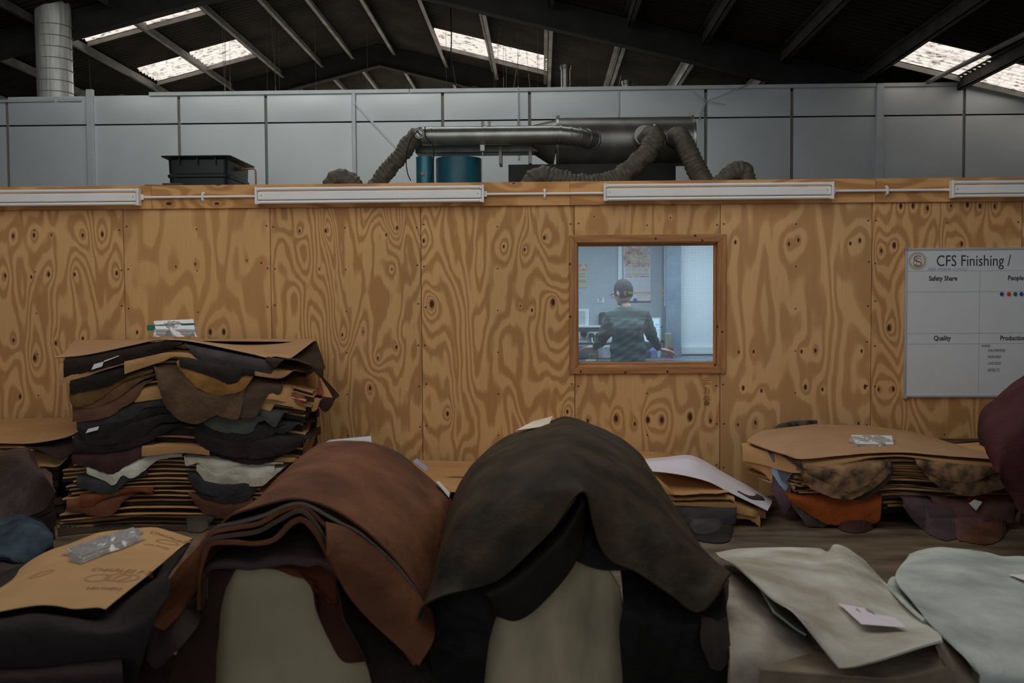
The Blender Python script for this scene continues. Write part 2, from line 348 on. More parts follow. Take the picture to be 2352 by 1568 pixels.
# ------------------------------------------------------------------ plywood wall
seams = [-120, 287, 623, 968, 1319.5, 1654, 2001.5, 2345, 2700]
def wx(px, py=700, Y=YW): return P(px, py, Y).x
def wz(px, py, Y=YW): return P(px, py, Y).z
KN = { # traced knots, pixel x, y, size
 0: [(30, 542, 1.1), (78, 540, 1.2), (118, 540, .7), (190, 540, 1.1), (235, 538, 1.2), (12, 633, 1), (72, 636, .9), (112, 630, 1.2), (171, 630, 1), (268, 627, 1.2), (31, 781, 1.1), (128, 788, 1.1), (190, 778, 1.1), (80, 822, 1.6), (46, 910, 1.2)],
 1: [(483, 762, 1.5), (514, 762, 1.5), (315, 763, 1.), (449, 606, .7), (404, 612, .6), (567, 598, .6), (600, 604, .6)],
 2: [(688, 530, .9), (748, 530, 1), (912, 523, 1.), (887, 539, .8), (733, 618, .5), (900, 618, .6), (786, 769, .8), (834, 762, .5), (910, 797, 1.), (850, 891, 1.2), (868, 822, .8)],
 3: [(973, 553, 1), (992, 698, 2.), (1270, 694, 1.8), (1205, 573, .9), (1250, 546, 1.), (1222, 712, .9), (1195, 702, .6), (1157, 566, .8), (1028, 950, 1.2), (1303, 945, 1)],
 4: [(1415, 961, 1.9), (1488, 964, 1.8), (1520, 964, 1.8), (1585, 957, 2.), (1458, 973, 1.1), (1632, 966, 1.1), (1365, 497, .5), (1540, 500, .5), (1350, 966, 1.)],
 5: [(1689, 556, 1.), (1812, 560, 1.), (1834, 551, 1.), (1953, 559, 1), (1975, 552, 1.1), (1697, 808, .7), (1731, 807, 1.), (1841, 807, 1), (1873, 805, 1), (1979, 806, .9), (1707, 891, 1.2), (1749, 897, 1.), (1850, 889, 1.4), (1889, 894, 1.), (1987, 888, 1.2), (1735, 970, 1.), (1695, 975, .8), (1972, 972, .8)],
 6: [(2069, 473, 1.3), (2097, 473, 1.2), (2130, 478, 1.3), (2222, 470, 1.3), (2251, 473, 1.2), (2285, 474, 1.), (2054, 563, 1.5), (2209, 560, 1.2), (2024, 576, 1.), (2042, 753, 1.6), (2052, 893, 1.2), (2018, 894, .9), (2184, 473, .8)],
 7: [(2400, 600, 1)]}
ZB, ZT = 2.365, 2.556
wallf = st(empty('wall_front', (0, YW, 0)))
opts = [dict(n_bands=8., contrast=.75), dict(n_bands=5., contrast=.4), dict(n_bands=13., contrast=.85), dict(n_bands=11., contrast=.85), dict(n_bands=7., contrast=.6), dict(n_bands=5., contrast=.4, light=(150, 119, 82)), dict(n_bands=9., contrast=.8), dict()]
WB = 858; WT = 540
zwt, zwb = wz(1487, 545), wz(1487, 852)
ox0, ox1 = wx(1322), wx(1650)
for i in range(8):
    x0, x1 = wx(seams[i]) + .0022, wx(seams[i + 1]) - .0022
    kn = [(wx(a, b_), wz(a, b_), s) for a, b_, s in KN[i]]
    m = plywood('plywood veneer %s' % 'abcdefgh'[i], kn, seed=i * 1.9 + 2, **opts[i])
    def pan(a, b_): 
        o = MB().box(a, b_).obj('plywood_panel', m, wallf)
        bv = o.modifiers.new('b', 'BEVEL'); bv.width = .0015; bv.segments = 1; return st(o)
    if i == 4:
        pan((x0, YW, zwt), (x1, YW + .018, ZB)); pan((x0, YW, 0), (x1, YW + .018, zwb))
    else: pan((x0, YW, 0), (x1, YW + .018, ZB))
MB().box((wx(-1200), YW, 0), (wx(-120) - .002, YW + .018, ZB)).obj('plywood_panel', m, wallf)
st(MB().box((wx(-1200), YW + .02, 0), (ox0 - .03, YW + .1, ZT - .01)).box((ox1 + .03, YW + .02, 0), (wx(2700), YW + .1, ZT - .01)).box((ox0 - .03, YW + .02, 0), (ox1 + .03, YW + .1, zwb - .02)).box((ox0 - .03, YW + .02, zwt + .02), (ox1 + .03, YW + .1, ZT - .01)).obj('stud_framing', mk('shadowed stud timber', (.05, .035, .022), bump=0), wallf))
fs = [-1200, -330, 355, 1310, 2007, 2700]
FK = [[], [(0, 0, 0)], [(503, 423, 1.4), (390, 468, 1.6), (500, 468, 1.3), (450, 452, .6), (800, 452, .7), (1180, 422, .7)], [(1545, 470, .5), (1880, 424, .6)], [(2260, 430, .6)]]
for i in range(5):
    kn = [(wx(a, b_), wz(a, b_), s) for a, b_, s in FK[i] if a > 0]
    m = plywood('fascia plywood %d' % i, kn, horiz=True, seed=20 + i * 2.3, n_bands=6., contrast=.6, light=(146, 110, 70), dark=(118, 82, 48))
    x0, x1 = wx(fs[i]) + .001, wx(fs[i + 1]) - .001
    G = MB().box((x0, YW - .018, ZB), (x1, YW - .0005, ZT)).obj('fascia_board', m, wallf); st(G)
    G.modifiers.new('b', 'BEVEL').width = .002
# screws, past counting one by one: tiny dark heads along the seams
b = MB()
for s_ in seams[1:-1]:
    for zz in np.arange(.25, 2.3, .327):
        for dx in (-.028, .03):
            xx = wx(s_) + dx + random.uniform(-.006, .006); z_ = zz + random.uniform(-.02, .02)
            if ox0 - .1 < xx < ox1 + .1 and zwb - .08 < z_ < zwt + .08: continue
            b.tube([(xx, YW - .001, z_), (xx, YW + .002, z_)], .0068, 8)
for i in range(7):
    xx = (wx(seams[i]) + wx(seams[i + 1])) / 2
    for zz in np.arange(.5, 2.3, .34):
        if i == 4 and .95 < zz < 2.15: continue
        b.tube([(xx, YW - .001, zz), (xx, YW + .002, zz)], .006, 8)
o = b.obj('screw_head', M_line, wallf); o['kind'] = 'stuff'
# faint mill stamp below the window
M_stamp = mk('faded stamp ink', S(92, 66, 40), rough=.8, var=.1, bump=0)
stx, stz = wx(1623, 895), wz(1623, 895)
b = MB()
for (dz, w_) in ((.095, .03), (.078, .055), (.062, .04), (.048, .065), (-.055, .05), (-.068, .06), (-.08, .062)):
    b.box((stx - w_ / 2, YW - .0008, stz + dz - .003), (stx + w_ / 2, YW + .0002, stz + dz + .003))
b.tube([(stx, YW - .0008, stz - .108), (stx, YW + .0002, stz - .108)], .026, 6)
o = b.obj('mill_stamp', M_stamp, wallf)
text('mill_stamp_letters', '3)', .07, (stx - .03, YW - .0002, stz - .03), M_stamp, wallf)
# ------------------------------------------------------------------ observation window
win = st(empty('window_1', (wx(1487), YW, zwb)))
M_pine = pine('varnished pine upright', False); M_pineh = pine('varnished pine rail', True)
xl, xr = wx(1307.5), wx(1667.5); zt_, zb_ = wz(1487, 538.5), wz(1487, 858)
gl, gr, gt, gb = wx(1329), wx(1640), wz(1487, 564), wz(1487, 832)
cw = .062
def mitre(a, b_, c, d, name, m, y0, y1):
    vs = [(p[0], y0, p[1]) for p in (a, b_, c, d)] + [(p[0], y1, p[1]) for p in (a, b_, c, d)]
    o = MB().add(vs, [(0, 1, 2, 3), (7, 6, 5, 4), (0, 4, 5, 1), (1, 5, 6, 2), (2, 6, 7, 3), (3, 7, 4, 0)]).obj(name, m, win); st(o)
    o.modifiers.new('b', 'BEVEL').width = .004; return o
def frame(X0, X1, Z0, Z1, w_, name, y0, y1):
    mitre((X0, Z1), (X1, Z1), (X1 - w_, Z1 - w_), (X0 + w_, Z1 - w_), name, M_pineh, y0, y1)
    mitre((X0, Z0), (X0 + w_, Z0 + w_), (X1 - w_, Z0 + w_), (X1, Z0), name, M_pineh, y0, y1)
    mitre((X0, Z0), (X0, Z1), (X0 + w_, Z1 - w_), (X0 + w_, Z0 + w_), name, M_pine, y0, y1)
    mitre((X1, Z0), (X1 - w_, Z0 + w_), (X1 - w_, Z1 - w_), (X1, Z1), name, M_pine, y0, y1)
frame(xl, xr, zb_, zt_, cw, 'casing_board', YW - .02, YW)
frame(xl + cw - .004, xr - cw + .004, zb_ + cw - .004, zt_ - cw + .004, .012, 'beading', YW - .012, YW + .004)
frame(xl + cw - .002, xr - cw + .002, zb_ + cw - .002, zt_ - cw + .002, .010, 'window_stop', YW + .004, YW + .12)
frame(gl - .025, gr + .025, gb - .025, gt + .025, .026, 'glazing_rebate', YW + .03, YW + .05)
# knots in the casing
M_kn = mk('pine knot', S(52, 28, 16), rough=.5, var=.3, bump=0)
for (a, b_) in ((1506, 548), (1597, 541), (1613, 552), (1309, 606), (1310, 727), (1659, 762), (1670, 630), (1436, 855), (1533, 853), (1334, 853), (1642, 838), (1648, 750)):
    p = P(a, b_, YW - .0205)
    if xl < p.x < xr: o = MB().tube([(p.x, YW - .0206, p.z), (p.x, YW - .0195, p.z)], .010, 8).obj('knot', M_kn, win); o.scale = (1, 1, 1)
gm, t, bb = base_mat('wired glass pane'); 
tr = N(t, 'ShaderNodeBsdfTransparent'); tr.inputs[0].default_value = (.86, .93, .97, 1); gs = N(t, 'ShaderNodeBsdfGlossy'); gs.inputs['Roughness'].default_value = .05; gs.inputs[0].default_value = (.8, .85, .9, 1)
ms = N(t, 'ShaderNodeMixShader'); ms.inputs[0].default_value = .07; t.links.new(tr.outputs[0], ms.inputs[1]); t.links.new(gs.outputs[0], ms.inputs[2])
t.links.new(ms.outputs[0], t.nodes['Material Output'].inputs[0])
st(MB().box((gl - .02, YW + .036, gb - .02), (gr + .02, YW + .042, gt + .02)).obj('pane', gm, win))
b = MB(); w_ = .00045; yy = YW + .039
M_wire = mk('wire mesh in glass', (.16, .2, .23), rough=.5, bump=0, var=.05, metal=.3)
for xx in np.arange(gl, gr, .0127): b.box((xx - w_, yy - w_, gb - .01), (xx + w_, yy + w_, gt + .01))
for zz in np.arange(gb, gt, .0127): b.box((gl - .01, yy - w_, zz - w_), (gr + .01, yy + w_, zz + w_))
o = b.obj('wire_mesh', M_wire, win); o['kind'] = 'stuff'
# pale yellow circle and arrows overlaid on the glass
m2, t, bb = base_mat('pale yellow overlay'); tr = N(t, 'ShaderNodeBsdfTransparent'); ms = N(t, 'ShaderNodeMixShader'); ms.inputs[0].default_value = .5
bb.inputs['Base Color'].default_value = (.7, .68, .42, 1); t.links.new(tr.outputs[0], ms.inputs[1]); t.links.new(bb.outputs[0], ms.inputs[2]); t.links.new(ms.outputs[0], t.nodes['Material Output'].inputs[0])
c0 = P(1512, 670, YW + .034); b = MB(); n = 28; r0, r1 = .047, .053
vs = [(c0.x + r * math.cos(2 * math.pi * i / n), c0.y, c0.z + r * math.sin(2 * math.pi * i / n)) for r in (r0, r1) for i in range(n)]
b.add(vs, [(i, (i + 1) % n, n + (i + 1) % n, n + i) for i in range(n)])
def strip(p, q, w): b.bar(P(p[0], p[1], YW + .034), P(q[0], q[1], YW + .034), w, .0004, up=(0, 1, 0))
strip((1513, 668), (1527, 668), .010); strip((1513, 668), (1522, 679), .010); strip((1433, 670), (1440, 670), .010); strip((1433, 671), (1438, 678), .012); strip((1442, 672), (1496, 673), .016)
b.obj('glass_overlay', m2, win)
# ------------------------------------------------------------------ far cladding wall (cool store box)
YC = 14.3; ZJ = 4.165; ZC = 4.575
cl = st(empty('wall_back', (0, YC, 0)))
jx = [-13.0, -11.5, -10.25, -8.98, -7.71, -6.48, -5.2, -3.94, -2.66, -1.4, -.16, 1.1, 2.33, 3.54, 4.76, 5.94, 7.15, 8.3]
for i in range(len(jx) - 1):
    zt2 = 4.50 if i < 4 else ZC
    for z0, z1 in ((0, 2.72), (2.74, ZJ - .012), (ZJ + .012, zt2)):
        a, c = jx[i] + .022, jx[i + 1] - .022; bulge = .010 + .008 * random.random()
        G = np.zeros((7, 9, 3))
        for u in range(7):
            for v in range(9):
                uu, vv = u / 6, v / 8
                G[u, v] = (a + (c - a) * vv, YC - bulge * math.sin(math.pi * min(1, max(0, uu))) * math.sin(math.pi * vv) ** .6 * (1 if z0 > 1 else .3), z0 + (z1 - z0) * uu)
        st(link('cladding_panel', grid_mesh(G, .02), M_clad, cl, True)).data.set_sharp_from_angle(angle=.8)
for x in jx: st(MB().box((x - .02, YC + .003, 0), (x + .02, YC + .03, ZC - .05)).obj('joint_strip', M_joint, cl))
st(MB().box((jx[0], YC + .012, ZJ - .02), (jx[-1], YC + .03, ZJ + .02)).box((jx[0], YC + .012, 2.70), (jx[-1], YC + .03, 2.76)).obj('joint_strip', M_line, cl))
st(MB().box((jx[0], YC + .04, 0), (jx[-1], YC + .12, 4.42)).obj('insulation_core', M_joint, cl))
def capx(px0, px1, z0, z1, n='cap_rail'):
    st(MB().box((wx(px0, 215, YC), YC - .05, z0), (wx(px1, 215, YC), YC + .1, z1)).obj(n, M_post, cl))
capx(-700, 128, 4.50, 4.535); capx(134, 190, 4.50, 4.535); capx(345, 940, ZC - .01, ZC + .04); capx(942, 1536, ZC - .01, ZC + .04); capx(1538, 2010, ZC - .01, ZC + .04); capx(2026, 2560, ZC - .01, ZC + .04)
for px, w_, z0, z1, d in ((211, .10, 0, 4.665, .07), (814, .055, 0, ZC, .05), (2018, .10, 0, ZC + .035, .07), (1420, .04, ZJ, ZC, .03), (1191, .02, 3.6, ZC + .05, .06)):
    x = wx(px, 290, YC); st(MB().box((x - w_ / 2, YC - d, z0), (x + w_ / 2, YC - .002, z1)).obj('post', M_post, cl)).modifiers.new('b', 'BEVEL').width = .006
a_, b_ = P(816, 238, YC - .03), P(915, 345, YC - .03)
st(MB().bar(a_, b_, .03, .03).tube([a_ + Vector((-.01, -.03, 0)), a_ + Vector((-.01, .02, 0))], .022, 8).obj('brace', M_post, cl))
b = MB()
for i in range(len(jx) - 1):
    for f_ in (.03, .27, .5, .73, .97):
        for z_ in (ZC - .07, ZJ - .05, ZJ + .05): b.tube([(jx[i] + 1.2 * f_ + .02, YC - .014, z_), (jx[i] + 1.2 * f_ + .02, YC + .01, z_)], .006, 6)
o = b.obj('rivet', M_joint, cl); o['kind'] = 'stuff'
# roof deck of the plywood room, its inner walls and ceiling
M_room = mk('blue grey painted room wall', (.37, .425, .47), rough=.6, var=.03, bump=0)
M_roomw = mk('white painted room wall', (.74, .82, .86), rough=.6, var=.02, bump=0)
st(MB().box((wx(-1200), YW + .1, 2.47), (6.8, 12.6, 2.56)).obj('ceiling.001', mk('deck board', (.25, .2, .14), rough=.8)))
YR = 10.75
wr = st(MB().box((-2, YR, 0), (1.93, YR + .08, 2.46)).obj('wall_room_back', M_room))
st(MB().box((1.29, YR - .35, 0), (1.445, YR - .002, 2.46)).obj('trim_1', mk('blue grey column paint', (.20, .27, .34), rough=.5, var=.15, scale=6, bump=.1)))
st(MB().box((1.445, YR - .25, 0), (3.4, YR - .002, 2.46)).obj('wall_room_right', M_roomw))
st(MB().box((1.46, YR - .28, 1.03), (3.4, YR - .25, 1.10)).obj('trim_2', mk('white trunking', (.7, .76, .8), rough=.4, var=.02, bump=0)))
st(MB().box((-2.08, YW + .1, 0), (-2, YR + .08, 2.46)).obj('wall_room_left', M_room))
st(MB().box((3.4, YW + .1, 0), (3.48, YR + .08, 2.46)).obj('wall_room_side', M_room))
area('room_light', (.8, 9.5, 2.40), (0, 0, 0), 3.6, .5, 44, (.84, .93, 1))
area('room_light.001', (.9, 8.6, 2.40), (18, 0, 0), 3.0, .3, 24, (.84, .93, 1))
# ================================================================== THINGS ON AND ABOVE THE PLYWOOD WALL
zc_, zt1, zt2_ = 2.460, 2.512, 2.405
light_names = [('double tube batten light cut off by the left edge of the picture', -370, 328), ('double tube batten light above the tall stack side, left of the two whole ones', 592, 1113),
               ('double tube batten light over the observation window', 1385, 1909), ('double tube batten light above the whiteboard, cut off by the right edge', 2176, 2700)]
for lab, a, c in light_names:
    x0, x1 = wx(a, 450), wx(c, 450); y1 = YW - .018; y0 = y1 - .075
    r = empty('batten_light', ((x0 + x1) / 2, y1, zt2_), lab, 'light', 'unlit tube lights along the plywood fascia')
    o = MB().box((x0 + .02, y0 + .015, 2.425), (x1 - .02, y1, 2.492)).obj('body', M_white, r); o.modifiers.new('b', 'BEVEL').width = .006
    for zz in (zt1, zt2_): autosmooth(MB().tube([(x0 + .035, y0 + .02, zz), (x1 - .035, y0 + .02, zz)], .0135, 16).obj('tube', M_tube, r))
    for xx, s in ((x0, 1), (x1, -1)):
        o = MB().box((xx, y0, 2.388), (xx + s * .018, y1 - .01, 2.528)).box((xx + s * .018, y0 + .006, zt1 - .014), (xx + s * .034, y0 + .034, zt1 + .014)).box((xx + s * .018, y0 + .006, zt2_ - .014), (xx + s * .034, y0 + .034, zt2_ + .014)).obj('end_cap', M_white, r)
        o.modifiers.new('b', 'BEVEL').width = .003
        MB().tube([(xx + s * .05, y0 + .0145, 2.46), (xx + s * .05, y0 + .016, 2.46)], .004, 8).obj('screw', M_line, r)
for (a, c, bx, lab) in ((328, 592, 469, 'white conduit pipe between the two left tube lights'), (1113, 1385, 1251, 'white conduit pipe between the two middle tube lights'), (1909, 2176, 2034, 'white conduit pipe between the two right tube lights')):
    x0, x1 = wx(a, 450), wx(c, 450); r = empty('conduit_pipe', ((x0 + x1) / 2, YW - .018, 2.445), lab, 'pipe', 'conduit runs on the fascia')
    autosmooth(MB().tube([(x0, YW - .034, 2.458), (x1, YW - .034, 2.458)], .010, 12).obj('pipe', M_white, r))
    bxx = wx(bx, 450); m_ = MB().box((bxx - .007, YW - .05, 2.43), (bxx + .007, YW - .018, 2.486))
    for zz in (2.43, 2.488): m_.tube([(bxx, YW - .024, zz), (bxx, YW - .018, zz)], .011, 12)
    autosmooth(m_.obj('saddle_clip', M_white, r))
    MB().box((x0 - .004, YW - .045, 2.438), (x0 + .022, YW - .018, 2.482)).obj('coupler', M_white, r)
# ---- whiteboard
X0, X1 = wx(2076, 740), wx(2760, 740); Z0, Z1 = wz(2200, 912), wz(2200, 569)
wb = empty('whiteboard', ((X0 + X1) / 2, YW - .02, Z0), 'whiteboard printed CFS Finishing with headed squares, on the plywood wall', 'whiteboard')
M_wb = mk('whiteboard enamel', S(147, 149, 152), rough=.32, var=.02, bump=0, spec=.5)
M_alu = mk('aluminium trim', (.62, .64, .66), rough=.35, var=.05, metal=.5, bump=0)
MB().box((X0 + .005, YW - .016, Z0 + .005), (X1 - .005, YW, Z1 - .005)).obj('board', M_wb, wb)
fw = .018
for a_, b_ in (((X0, YW - .022, Z1 - fw), (X1, YW, Z1)), ((X0, YW - .022, Z0), (X1, YW, Z0 + fw)), ((X0, YW - .022, Z0 + fw), (X0 + fw, YW, Z1 - fw)), ((X1 - fw, YW - .022, Z0 + fw), (X1, YW, Z1 - fw))):
    MB().box(a_, b_).obj('frame_rail', M_alu, wb).modifiers.new('b', 'BEVEL').width = .003
for (xx, zz) in ((X0, Z1), (X0, Z0)): MB().box((xx - .003, YW - .025, zz - .012 if zz == Z0 else zz - .022), (xx + .024, YW, zz + .014 if zz == Z0 else zz + .004)).obj('corner_cap', mk('grey plastic', (.35, .36, .38), rough=.5, bump=0), wb).modifiers.new('b', 'BEVEL').width = .004
ys = YW - .0165
M_rule = mk('grey printed rule', S(104, 106, 108), bump=0, var=.02)
b = MB()
for py in (622, 670, 765, 789): z_ = wz(2200, py); b.box((X0 + fw, ys - .0004, z_ - .0012), (X1 - fw, ys + .0006, z_ + .0012))
xv = wx(2247, 740); b.box((xv - .0012, ys - .0004, Z0 + fw), (xv + .0012, ys + .0006, wz(2247, 622)))
b.obj('printed_rule', M_rule, wb)
M_ink = mk('printed lettering ink', S(38, 36, 42), bump=0, var=.02); M_pen = mk('dry marker ink', S(56, 56, 58), bump=0, var=.1); M_penb = mk('faded blue marker', S(96, 106, 128), bump=0, var=.1)
def wt(s_, px, py, h, m_, al='LEFT', sx=1., bold=0., nm='lettering', sh=0.):
    p = P(px, py, ys); return text(nm, s_, h, (p.x, ys - .0002, p.z), m_, wb, .0006, align=al, sx=sx, bold=bold, shear=sh)
wt('CFS Finishing /', 2150, 611, .125, M_ink, sx=.80, bold=0.)
wt('Safety Share', 2166, 644, .052, M_ink, 'CENTER', .88, .0012)
wt('People', 2333, 643, .052, M_ink, 'CENTER', .88, .0012)
wt('Quality', 2164, 781, .052, M_ink, 'CENTER', .88, .0012)
wt('Production', 2297, 781, .052, M_ink, 'LEFT', .86, .0012)
wt('WEEK', 2253, 797, .028, M_pen, sh=.2, nm='handwriting'); wt('DRUMMERS', 2268, 808, .034, M_pen, sx=.8, sh=.25, nm='handwriting'); wt('MEASURED', 2268, 822, .03, M_pen, sx=.72, sh=.25, nm='handwriting')
wt('CHECKED', 2268, 837, .03, M_pen, sx=.78, sh=.25, nm='handwriting'); wt('REMELTS', 2268, 853, .034, M_pen, sx=.7, sh=.25, nm='handwriting')
wt('MEET PHARMA 12-30-XX', 2131, 621, .028, M_penb, sx=1.0, sh=.2, nm='handwriting')
lc = P(2107, 599, ys); b = MB(); n = 40
def ring(b, r0, r1, y_, n=40): b.add([(lc.x + r * math.cos(2 * math.pi * i / n), y_, lc.z + r * math.sin(2 * math.pi * i / n)) for r in (r0, r1) for i in range(n)], [(i, (i + 1) % n, n + (i + 1) % n, n + i) for i in range(n)])
ring(b, .052, .074, ys - .0004); b.obj('emblem_ring', mk('ochre grey emblem print', S(122, 120, 102), bump=0, var=.02), wb)
M_embr = mk('russet emblem print', S(112, 62, 36), bump=0, var=.02)
b = MB(); ring(b, .0715, .0735, ys - .0008)
for i in range(30):
    a_ = 2 * math.pi * i / 30; b.bar((lc.x + .056 * math.cos(a_), ys - .0008, lc.z + .056 * math.sin(a_)), (lc.x + .069 * math.cos(a_ + .06), ys - .0008, lc.z + .069 * math.sin(a_ + .06)), .0016, .0004, up=(0, 1, 0))
b.obj('emblem_lettering', mk('pale emblem letters', S(142, 142, 138), bump=0, var=.02), wb)
sp_ = [(.028, .030), (.012, .040), (-.012, .038), (-.026, .024), (-.022, .008), (.0, -.002), (.024, -.012), (.030, -.028), (.014, -.042), (-.012, -.042), (-.030, -.030)]
c_ = catmull([(lc.x + a_ * 1.05, ys - .0012, lc.z + b_) for a_, b_ in sp_], 40)
b = MB().tube(c_, [.0022 + .0022 * math.sin(math.pi * i / 39) for i in range(40)], 6)
c_ = catmull([(lc.x + a_ * 1.0 + .004, ys - .0012, lc.z + b_ * .8) for a_, b_ in [(.03, .0), (.02, .022), (-.01, .026), (-.034, .0), (-.036, -.02), (-.02, -.038), (.01, -.044)]], 30); b.tube(c_, .0016, 6)
b.tube([(lc.x - .006, ys - .0012, lc.z + .04), (lc.x - .006, ys - .0012, lc.z - .056)], .0014, 6).tube([(lc.x - .03, ys - .0012, lc.z - .034), (lc.x + .03, ys - .0012, lc.z - .034)], .0014, 6)
b.obj('emblem_monogram', M_embr, wb)
for px, c, nm in ((2301, (36, 50, 110), 'dark blue'), (2317, (140, 40, 36), 'red'), (2332, (22, 78, 52), 'green'), (2346, (34, 48, 108), 'right dark blue')):
    p = P(px, 675, ys); o = autosmooth(MB().tube([(p.x, ys - .008, p.z), (p.x, ys - .001, p.z), (p.x, ys, p.z)], [.013, .0165, .0165], 20).obj('magnet', mk('magnet ' + nm, S(*c), rough=.3, bump=0, var=.03)))
    lab = {'dark blue': 'dark blue round magnet, leftmost on the whiteboard', 'red': 'red round magnet on the whiteboard', 'green': 'green round magnet on the whiteboard', 'right dark blue': 'dark blue round magnet right of the green one'}[nm]
    base_origin(tag(o, lab, 'magnet', 'magnets in a row under the People heading'))
# ---- water tank on the deck
def tank():
    Y0, Y1 = 9.25, 9.95
    bl, br = P(388, 424, Y0), P(520, 424, Y0); tl, tr_ = P(374, 367, Y0), P(518, 359, Y0)
    r = empty('water_tank', ((bl.x + br.x) / 2, (Y0 + Y1) / 2, 2.57), 'black plastic water tank standing on the roof of the plywood room', 'water tank')
    z0 = 2.60; ztp = tr_.z - .005; x0b, x1b, x0t, x1t = bl.x + .0, br.x, tl.x + .045, tr_.x + .012
    rings = []
    for (f, e, z) in ((0, 0, z0), (.45, 0, z0 + .45 * (ztp - z0)), (.47, .012, z0 + .48 * (ztp - z0)), (.55, .012, z0 + .54 * (ztp - z0)), (.58, 0, z0 + .57 * (ztp - z0)), (.93, 0, z0 + .93 * (ztp - z0)), (.97, .02, z0 + .96 * (ztp - z0)), (1.0, .05, ztp), (1.0, .05, ztp + .008), (.99, .0, ztp + .008), (.2, -.02, z0 + .1)):
        xa = x0b + (x0t - x0b) * f - e; xb = x1b + (x1t - x1b) * f + e; ya = Y0 - .02 * f - e; yb = Y1 + .02 * f + e; c = .05
        q = []
        for (cx, cy, a0) in ((xb - c, ya + c, -90), (xb - c, yb - c, 0), (xa + c, yb - c, 90), (xa + c, ya + c, 180)):
            for k in range(5): a_ = math.radians(a0 + 22.5 * k); q.append((cx + c * math.cos(a_), cy + c * math.sin(a_), z))
        rings.append(q)
    b = MB(); n = len(rings[0]); vs = [p for q in rings for p in q]
    b.add(vs, [(i * n + k, i * n + (k + 1) % n, (i + 1) * n + (k + 1) % n, (i + 1) * n + k) for i in range(len(rings) - 1) for k in range(n)] + [tuple(range(n))[::-1], tuple((len(rings) - 1) * n + k for k in range(n))])
    autosmooth(b.obj('tub', M_black, r), 30)
    for i in range(3): xx = x0t + .12 + i * .17; MB().box((xx, Y0 - .05, ztp - .07), (xx + .008, Y0 - .01, ztp - .002)).obj('rib', M_black, r)
    xp = x1t + .09; MB().tube([(x1t - .005, 9.6, ztp - .07), (x1t + .05, 9.6, ztp - .07)], .016, 10).tube([(x1t + .03, 9.6, ztp - .07), (x1t + .045, 9.6, ztp - .05)], .02, 8).obj('float_valve_fitting', M_copper, r)
    return r, x1t, ztp
tk, x1t, ztp = tank()
q1, q2, q3 = Vector((x1t + .05, 9.6, ztp - .07)), P(586, 390, 9.6), P(589, 422, 9.6)
base_origin(tag(autosmooth(MB().tube([q1, q2 + Vector((-.015, 0, .012)), q2, q2 + Vector((.004, 0, -.02)), Vector((q3.x, 9.6, 2.56))], .0085, 10).obj('copper_pipe', M_copper)), 'thin copper pipe running from the black water tank down to the deck', 'pipe'))
M_scrap = mk('dark offcut timber', S(52, 46, 38), rough=.8, var=.3)
for i, (a, c, y_, h_) in enumerate(((296, 318, 8.3, .014), (333, 372, 8.3, .022), (374, 418, 8.3, .035))):
    x0, x1 = wx(a, 424, 8.3), wx(c, 424, 8.3); o = MB().bar((x0, y_, 2.564 + h_ / 2), (x1, y_ + .03, 2.564 + h_ / 2), .05, h_).obj('timber_offcut', M_scrap)
    o.modifiers.new('b', 'BEVEL').width = .004
    base_origin(tag(o, ['thin dark offcut on the board edge, farthest left of three by the tank', 'middle dark offcut on the board edge left of the tank', 'thickest dark offcut on the board edge under the tank'][i], 'offcut', 'offcuts left on the top of the board'))
# ---- extraction ducts on the deck
def pp(x, y, Y): return P(740 + x / 2.306, 250 + y / 2.306, Y)
YD = 10.6
dr = empty('extraction_duct', (0, YD, 2.56), 'large horizontal galvanised duct with a tapered end on the roof of the plywood room', 'duct')
yb_ = YD + .25; c0, c1, c2 = pp(1080, 150, yb_), pp(1245, 175, yb_), pp(1965, 172, yb_); c1 = Vector((c1.x, yb_, c2.z)); c0 = Vector((c0.x, yb_, c2.z + .06))
RB = .262
autosmooth(MB().tube([c1, c2], RB, 40).obj('main_duct', M_galvd, dr)); autosmooth(MB().tube([c0, c1], [.12, RB], 40).obj('taper', M_galvd, dr))
for xx in (c1.x, c2.x - .02): autosmooth(MB().tube([(xx - .012, yb_, c2.z), (xx + .012, yb_, c2.z)], RB + .014, 40).obj('flange', M_galv, dr))
MB().box((c2.x - .04, yb_ - .02, c2.z + RB), (c2.x + .01, yb_ + .02, c2.z + RB + .045)).box((c1.x - .01, yb_ - .02, c2.z + RB), (c1.x + .03, yb_ + .02, c2.z + RB + .03)).obj('clamp_lug', M_galvd, dr)
e0 = pp(500, 245, yb_); e1 = pp(1100, 205, yb_)
MB().box((e0.x, yb_ - .12, e0.z), (e1.x + .12, yb_ + .12, e0.z + .20)).obj('box_duct', M_galvd, dr).modifiers.new('b', 'BEVEL').width = .01
for xx in (e0.x + .9, e0.x + 1.22): MB().box((xx, yb_ - .14, e0.z - .12), (xx + .03, yb_ + .14, e0.z + .24)).obj('support_strap', M_galvd, dr)
MB().box((e0.x + 1.0, yb_ - .1, 2.56), (c2.x - .2, yb_ + .35, c2.z - RB + .02)).obj('plinth', mk('dark duct plinth', (.05, .05, .05), rough=.7), dr)
for (a, bb_) in ((1680, 150), (1850, 158)):   # spigots
    p = pp(a + 20, bb_, yb_ - RB); autosmooth(MB().tube([(p.x, yb_ - RB + .08, p.z), (p.x, yb_ - RB - .12, p.z)], .105, 24).obj('spigot', M_galvd, dr))
p = pp(1762, 90, yb_ - RB - .1); MB().tube([(p.x, p.y, p.z - .03), (p.x, p.y, p.z + .01)], .04, 12).obj('hanger_cap', M_galv, dr)
